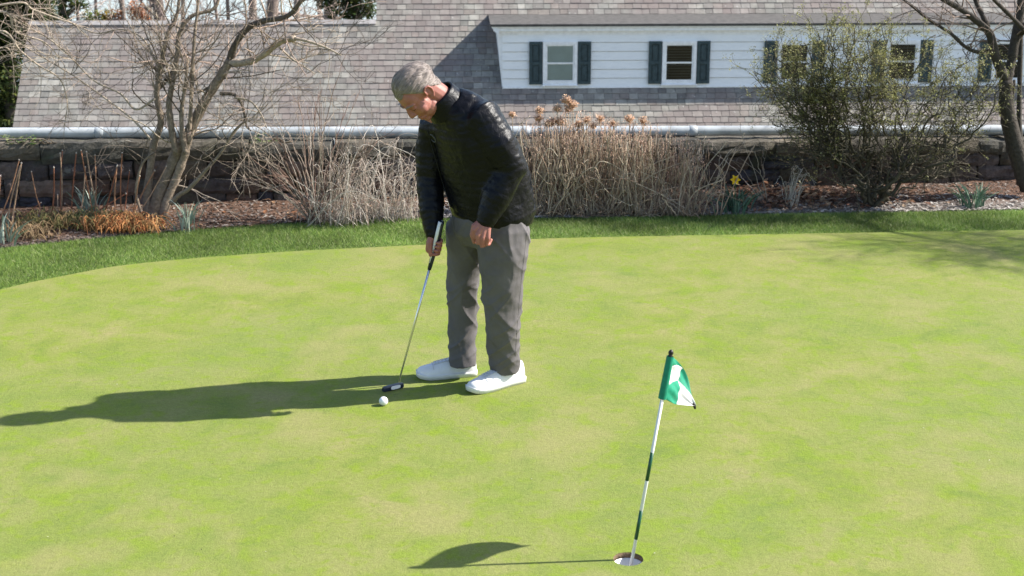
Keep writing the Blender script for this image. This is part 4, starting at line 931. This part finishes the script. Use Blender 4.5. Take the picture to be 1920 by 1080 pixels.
V = V+Nn*(D-.004)[:, None]; set_co(jme, V)
jacket = link('jacket', jme, MAT['jacket'], person)
bv = BVHTree.FromPolygons([tuple(v) for v in V], [tuple(p.vertices) for p in jme.polygons])
def hit(px, py, bvh=bv):
    d = Vector(ray(px, py)).normalized(); r = bvh.ray_cast(Vector((0, 0, CAM_H)), d); return (np.array(r[0]), np.array(r[1])) if r[0] else (None, None)
# collar: stand-up band round the neck
ca = unit(hp(0, -.03, -.06)-NB); ca = unit(ca*.75+np.array([-.25, -.05, .45])); g = G()
cc = M(833, 193, 6.465); lat = unit(LAT-ca*np.dot(ca, LAT)); ap = np.cross(lat, ca); rr = []
for (h, ra, rb) in ((-.035, .098, .100), (.0, .090, .094), (.035, .084, .088), (.050, .082, .086), (.055, .078, .082), (.050, .073, .077), (.02, .072, .076), (-.03, .074, .078)):
    rr.append(cc+ca*h+ra*np.cos(a)[:, None]*lat+rb*np.sin(a)[:, None]*ap)
V_, Q_, T_ = loft(rr, False); g.add(V_, Q_, T_); child(g.obj('collar', MAT['jacket'], None), jacket)
# zip down the chest, chest emblem, side tag
zp = [hit(px, py) for px, py in ((803, 246), (808, 268), (815, 292), (822, 316), (830, 342), (838, 368), (846, 388))]; zp = [p+n*.0015 for p, n in zp if p is not None]
if len(zp) > 3: g = G(); g.add(*tube(spline(zp, 5), .0035, 6)); child(g.obj('zip', MAT['collar'], None), jacket)
pe, ne = hit(813, 258)
if pe is not None:
    e1 = unit(np.cross(ne, [0, 0, 1])); e2 = np.cross(e1, ne); g = G()
    arc = [pe+ne*.006+e1*.021*math.cos(t)+e2*.021*math.sin(t) for t in np.linspace(math.radians(60), math.radians(330), 22)]
    g.add(*tube(arc, .0042*np.sin(np.linspace(.25, math.pi-.25, 22)), 8)); child(g.obj('chest_emblem', MAT['emblem'], None), jacket)
pe, ne = hit(995, 342)
if pe is not None:
    g = G(); e1 = unit(np.cross(ne, [0, 0, 1])); e2 = np.cross(e1, ne); g.add(*box(pe+ne*.002, (.006, .003, .03), np.stack([e1, ne, e2], 1))); child(g.obj('seam_tag', MAT['collar'], None, smooth=False), jacket)

# trousers
t_ = G()
tr = [((925, 378), 6.60, .185, .160), ((921, 405), 6.60, .205, .172), ((918, 432), 6.60, .205, .160), ((914, 456), 6.60, .16, .11)]
rings = []
for (p, y, A, B) in tr: rings.append(M(p[0], p[1], y)+A*np.cos(a)[:, None]*LAT+B*np.sin(a)[:, None]*np.cross(LAT, [0, 0, 1]))
t_.add(*loft(rings[::-1]))
t_.add(*capsule([M(944, 432, 6.53), M(944, 480, 6.52), M(943, 530, 6.525), M(942, 575, 6.54), M(943, 630, 6.56)], [.128, .121, .103, .091, .079], 24)); t_.add(*tube([M(943, 625, 6.57), M(944, 660, 6.60), M(946, 692, 6.625)], [.084, .076, .073], 24))
t_.add(*capsule([M(878, 432, 6.67), M(872, 480, 6.69), M(868, 530, 6.715), M(867, 575, 6.73), M(867, 630, 6.73)], [.112, .092, .080, .076, .071], 24)); t_.add(*tube([M(867, 625, 6.73), M(867, 655, 6.725), M(868, 686, 6.72)], [.071, .068, .068], 24))
tme = remesh(t_, .005, 12, .5); V, Nn = co_of(tme), no_of(tme); D = np.zeros(len(V))
kz = (LKN[2]+RKN[2])/2
for i, p in enumerate(V):
    kn = math.exp(-((p[2]-kz+.04)/.13)**2); an = math.exp(-((p[2]-.17)/.08)**2); hi = math.exp(-((p[2]-.78)/.12)**2)
    rg = lambda a, b, c, ph: (1-abs(noise.noise(Vector((p[0]*a+ph, p[1]*a-ph, p[2]*b+p[0]*c))))*2.2)
    f1 = max(0, rg(5, 7, 9, 1.7))**3; f2 = max(0, rg(6, 11, -9, 5.1))**2.2
    D[i] = .007*noise.noise(Vector((p[0]*5, p[1]*5, p[2]*2.5)))+.008*f1*(.4+.8*kn+.8*hi)+.008*f2*(.3+.8*kn+.9*an)-.004+.002*noise.noise(Vector((p[0]*30, p[1]*30, p[2]*30)))
V = V+Nn*D[:, None]; set_co(tme, V); trousers = link('trousers', tme, MAT['trouser'], person)
bt = BVHTree.FromPolygons([tuple(v) for v in V], [tuple(p.vertices) for p in tme.polygons])
for pts in (((990, 415), (984, 470), (976, 540), (970, 610), (966, 668)),):
    z_ = [hit(px, py, bt) for px, py in spline([(a_, b_, 0) for a_, b_ in pts], 14)[:, :2]]; z_ = [p+n*.0002 for p, n in z_ if p is not None]
    if len(z_) > 2: g = G(); g.add(*tube(z_, .0009, 5)); child(g.obj('seam', MAT['trouser'], None), trousers)

# shoes
def shoe(heel, toe):
    d = toe-heel; L = np.linalg.norm(d[:2]); d = unit(np.array([d[0], d[1], 0])); s = np.array([-d[1], d[0], 0]); up = np.array([0, 0, 1.])
    S = np.array([0, .008, .03, .08, .18, .3, .42, .55, .68, .8, .88, .94, .975, .993, 1.0]); W = np.array([.008, .019, .028, .0345, .038, .039, .042, .048, .0525, .0515, .047, .039, .029, .016, .006]); Hh = np.array([.064, .092, .106, .112, .107, .100, .096, .088, .078, .068, .063, .058, .051, .042, .033])
    n = 20; an = np.linspace(0, math.pi, n//2+1); up_r, so_r = [], []
    for k, (t, w_, h) in enumerate(zip(S, W, Hh)):
        c = heel+d*L*t; lift = .014*max(0, (t-.8)/.2)**2
        top = [(w_*math.cos(x)*(1-.22*math.sin(x)*(1 if t < .6 else .5)), .022+lift+(h-.022-lift)*math.sin(x)**.8) for x in an]; prof = top+[(-w_*.9, .012+lift), (w_*.9, .012+lift)]
        up_r.append(np.array([c+s*x+up*z for x, z in prof]))
        wo = w_+.0045; so = [(wo, .026+lift), (wo*.99, .018+lift), (wo*.95, .001+lift), (0, .0+lift), (-wo*.95, .001+lift), (-wo*.99, .018+lift), (-wo, .026+lift), (0, .027+lift)]
        so_r.append(np.array([c+d*(.004 if t > .9 else -.004 if t < .1 else 0)+s*x+up*z for x, z in so]))
    g = G(); V, Q, T = loft(up_r); g.add(V, Q, T); o = g.obj('shoe', MAT['leather'], person)
    g = G(); g.add(*loft(so_r)); child(g.obj('sole', MAT['sole'], None), o)
    g = G()
    def top_at(t, x): 
        h = np.interp(t, S, Hh); w_ = np.interp(t, S, W); sn = math.sqrt(max(0, 1-(x/w_)**2)); return heel+d*L*t+s*x+up*(.022+(h-.022)*sn**.8+.002)
    for t in (.46, .52, .58, .64, .69): g.add(*tube(spline([top_at(t, -.020), top_at(t+.01, 0)+up*.002, top_at(t, .020)], 4), .0028, 6))
    for x in (-.021, .021): g.add(*tube([top_at(t, x) for t in np.linspace(.44, .72, 6)], .0022, 5))
    child(g.obj('laces', MAT['lace'], None), o)
    g = G(); sm = [top_at(.74, x) for x in np.linspace(-.044, .044, 9)]; g.add(*tube(sm, .0016, 5)); child(g.obj('toe_seam', MAT['lace'], None), o)
shoe(LHEEL, LTOE); shoe(RHEEL, RTOE)

# ------------------------------------------------------------------ putter, ball, flagstick, cup
HC = GR(738, 733); HC[2] = 0
put = thing('putter', HC, "putter with navy and white grip held in the man's right hand", 'putter')
g = G(); gpt = [PG0, PG0+(PG1-PG0)*.05, PG0+(PG1-PG0)*.75, PG1]; g.add(*tube(gpt, [.0135, .0145, .012, .0095], 14)); grip = g.obj('grip', MAT['navy'], put)
g = G(); ofs = unit(pc*.75-ps*.65)*.0066; g.add(*tube([p+ofs for p in (PG0+(PG1-PG0)*.004, PG0+(PG1-PG0)*.3, PG0+(PG1-PG0)*.6, PG0+(PG1-PG0)*.86)], [.0105, .0103, .0085, .0045], 12)); child(g.obj('grip_panel', MAT['white'], None), grip)
hosT = M(752, 700, 6.60); hosB = M(748, 718, 6.605)
g = G(); g.add(*tube([PG1-pa*.01, PG1*.4+hosT*.6, hosT, hosB, hosB+np.array([0, 0, -.008])], [.0062, .0052, .0046, .0046, .005], 10)); g.obj('shaft', MAT['steel'], put)
e0, e1_ = GR(720, 736), GR(757, 727); ax = unit(e1_-e0); L = np.linalg.norm(e1_-e0); ay = np.array([-ax[1], ax[0], 0]); ctr = (e0+e1_)/2
prof = lambda w_, h: [(-.012*w_, .003), (.012*w_, .003), (.013*w_, .016*h), (.006*w_, .027*h), (-.010*w_, .027*h), (-.0125*w_, .02*h)]
g = G(); rings = []
for t in np.linspace(0, 1, 9):
    k = (1-abs(2*t-1)**6)**.35 if 0 < t < 1 else .45; rings.append(np.array([ctr+ax*(t-.5)*L+ay*(y+.008)+np.array([0, 0, z]) for y, z in prof(.6+.4*k, .75+.25*k)]))
g.add(*loft(rings)); hd = g.obj('head', MAT['navy'], put, smooth=False)
g = G(); rings = []
for dy in (-.0065, -.0035):
    rings.append(np.array([ctr+ax*(.008+.027*np.sign(math.cos(q))*abs(math.cos(q))**.5)+ay*dy+np.array([0, 0, .0145+.0085*np.sign(math.sin(q))*abs(math.sin(q))**.6]) for q in np.linspace(0, 2*math.pi, 24, endpoint=False)]))
g.add(*loft(rings)); child(g.obj('face_insert', MAT['white'], None, smooth=False), hd)
bc = GR(719, 752, .0214); g = G(); V, Q, T = ellipsoid((0, 0, 0), (1, 1, 1), None, 72, 40); dm = []
ga = math.pi*(3-math.sqrt(5)); fp = np.array([(math.sqrt(1-(1-2*(i+.5)/260)**2)*math.cos(i*ga), math.sqrt(1-(1-2*(i+.5)/260)**2)*math.sin(i*ga), 1-2*(i+.5)/260) for i in range(260)])
dist = np.arccos(np.clip(V@fp.T, -1, 1)).min(1); R = .02135-.0006*np.clip(1-(dist/.085)**2, 0, 1); g.add(V*R[:, None]+bc, Q, T)
tag(g.obj('golf_ball', MAT['ball']), "white golf ball on the green in front of the putter head", 'golf ball')

cup = thing('golf_hole', (CUP[0], CUP[1], 0), 'golf hole with brown soil rim and white plastic liner', 'golf hole')
ang = np.linspace(0, 2*math.pi, 48, endpoint=False); ring = lambda r, z: np.array([(CUP[0]+r*math.cos(t), CUP[1]+r*math.sin(t), z) for t in ang])
g = G(); g.add(*loft([ring(.0565, -.001), ring(.0546, -.001), ring(.0548, -.022), ring(.0565, -.023)], False)); g.obj('soil_rim', MAT['soil'], cup)
g = G(); g.add(*loft([ring(.0565, -.118), ring(.0562, -.0225), ring(.0535, -.0225), ring(.0525, -.112), ring(.012, -.112)], False)); V, Q, T = tube([(CUP[0], CUP[1], -.113), (CUP[0], CUP[1], -.1115)], .013, 16); g.add(V, Q, T); g.obj('cup_liner', MAT['white'], cup)

B0 = np.array([CUP[0]-.004, CUP[1]-.012, -.108]); TOP = M(1258, 661, 4.765); ax_ = unit(TOP-B0); 
Z0 = M(1180, 1045, 4.70)
fl = thing('flagstick', B0, 'leaning practice flagstick with green and white flag standing in the hole', 'flagstick'); LL = np.linalg.norm(TOP-B0)
def at_row(py):         # distance up the stick at a photo row
    ts = np.linspace(0, 1, 600); pts = B0+(TOP-B0)*ts[:, None]; rel = pts-[0, 0, CAM_H]; dep = rel[:, 1]*CP-rel[:, 2]*SP; row = 540+FPX*(-(rel[:, 1]*SP+rel[:, 2]*CP))/dep
    return float(np.interp(-py, -row, ts))
pt = lambda t: B0+(TOP-B0)*t
r_ = .0062
tb = [at_row(y) for y in (1011, 957, 901, 848)]; t0 = .0
def seg(name, a_, b_, mat, r): g = G(); g.add(*tube([pt(a_), pt(b_)], r, 14)); return g.obj(name, mat, fl)
seg('pole', 0, .985, MAT['white'], r_); seg('band', tb[0], tb[1], MAT['band'], r_+.0004); seg('band', tb[2], tb[3], MAT['band'], r_+.0004)
g = G(); g.add(*tube([pt(.982), pt(.988), pt(.990), pt(.996), pt(1.004), pt(1.010), pt(1.012)], [.009, .009, .006, .0095, .0088, .005, .001], 14)); g.obj('finial', MAT['black'], fl)
ta, tbm = at_row(747.5), at_row(668)
g = G(); n = 9; V_, Q_, T_ = tube([pt(t) for t in np.linspace(ta, tbm, n)], np.linspace(.0150, .0128, n), 18, False); g.add(V_, Q_, T_); flag = g.obj('flag', MAT['fgreen'], fl)
# pennant: grid from sleeve to tip, checkered panels, rippled
tip = np.array([.667, 4.90, .522]); A0, A1 = pt(ta+.004), pt(tbm-.004); nu_, nv_ = 30, 50
gg, gw = G(), G()
sag = np.array([0, 0, -1.])
fmid = np.array([.622, 4.945, .652]); fct = 2*fmid-.5*(A1+tip)
def pen(u, v):           # u 0 at sleeve -> 1 at tip, v 0 bottom -> 1 top
    lo = A0*(1-u)+tip*u+np.array([0, 0, -.014*math.sin(math.pi*u)]); hi_ = A1*(1-u)**2+2*u*(1-u)*fct+tip*u*u
    p = lo*(1-v)+hi_*v; out = unit(np.cross(tip-A0, A1-A0)); fade = min(1, u*4)*(1-u*.5)
    return p+out*fade*(.010*math.sin(u*6.5+v*3.2)+.007*math.sin(v*9-u*4)+.004*math.sin(v*21+u*9))
W = nu_+1
def vmap(u, t):          # cloth rows: seams run level while the pennant tapers
    a_ = .3+.64*min(u, .5); b_ = min(.985, .69+.62*u)
    return a_*t/.4 if t <= .4 else a_+(b_-a_)*(t-.4)/.36 if t <= .76 else b_+(1-b_)*(t-.76)/.24
P = np.array([pen(u/nu_, vmap(u/nu_, v/nv_)) for v in range(nv_+1) for u in range(W)])
# panel rule in cloth coordinates: horizontal and vertical seams
def is_white(u, v):
    if u < .5: return .4 < v < .76
    return v < .4
qg, qw = [], []
for v in range(nv_):
    for u in range(nu_):
        q = (v*W+u, v*W+u+1, (v+1)*W+u+1, (v+1)*W+u); (qw if is_white((u+.5)/nu_, (v+.5)/nv_) else qg).append(q)
def cloth(name, q, mat):
    q = np.array(q); used = np.unique(q); mp = np.full(len(P), -1); mp[used] = np.arange(len(used)); g = G(); g.add(P[used], mp[q]); o = g.obj(name, mat, None)
    sm = o.modifiers.new('thickness', 'SOLIDIFY'); sm.thickness = .0008; sm.offset = 0; child(o, flag)
cloth('green_panels', qg, MAT['fgreen']); cloth('white_panels', qw, simple('flag_white', (.50, .50, .49), .8, .1, 40, .3, .002))
g = G(); g.add(*capsule([tip+np.array([-.003, -.002, .004]), tip+np.array([.003, .002, -.012])], [.006, .0045], 8)); child(g.obj('tip_weight', MAT['black'], None), flag)
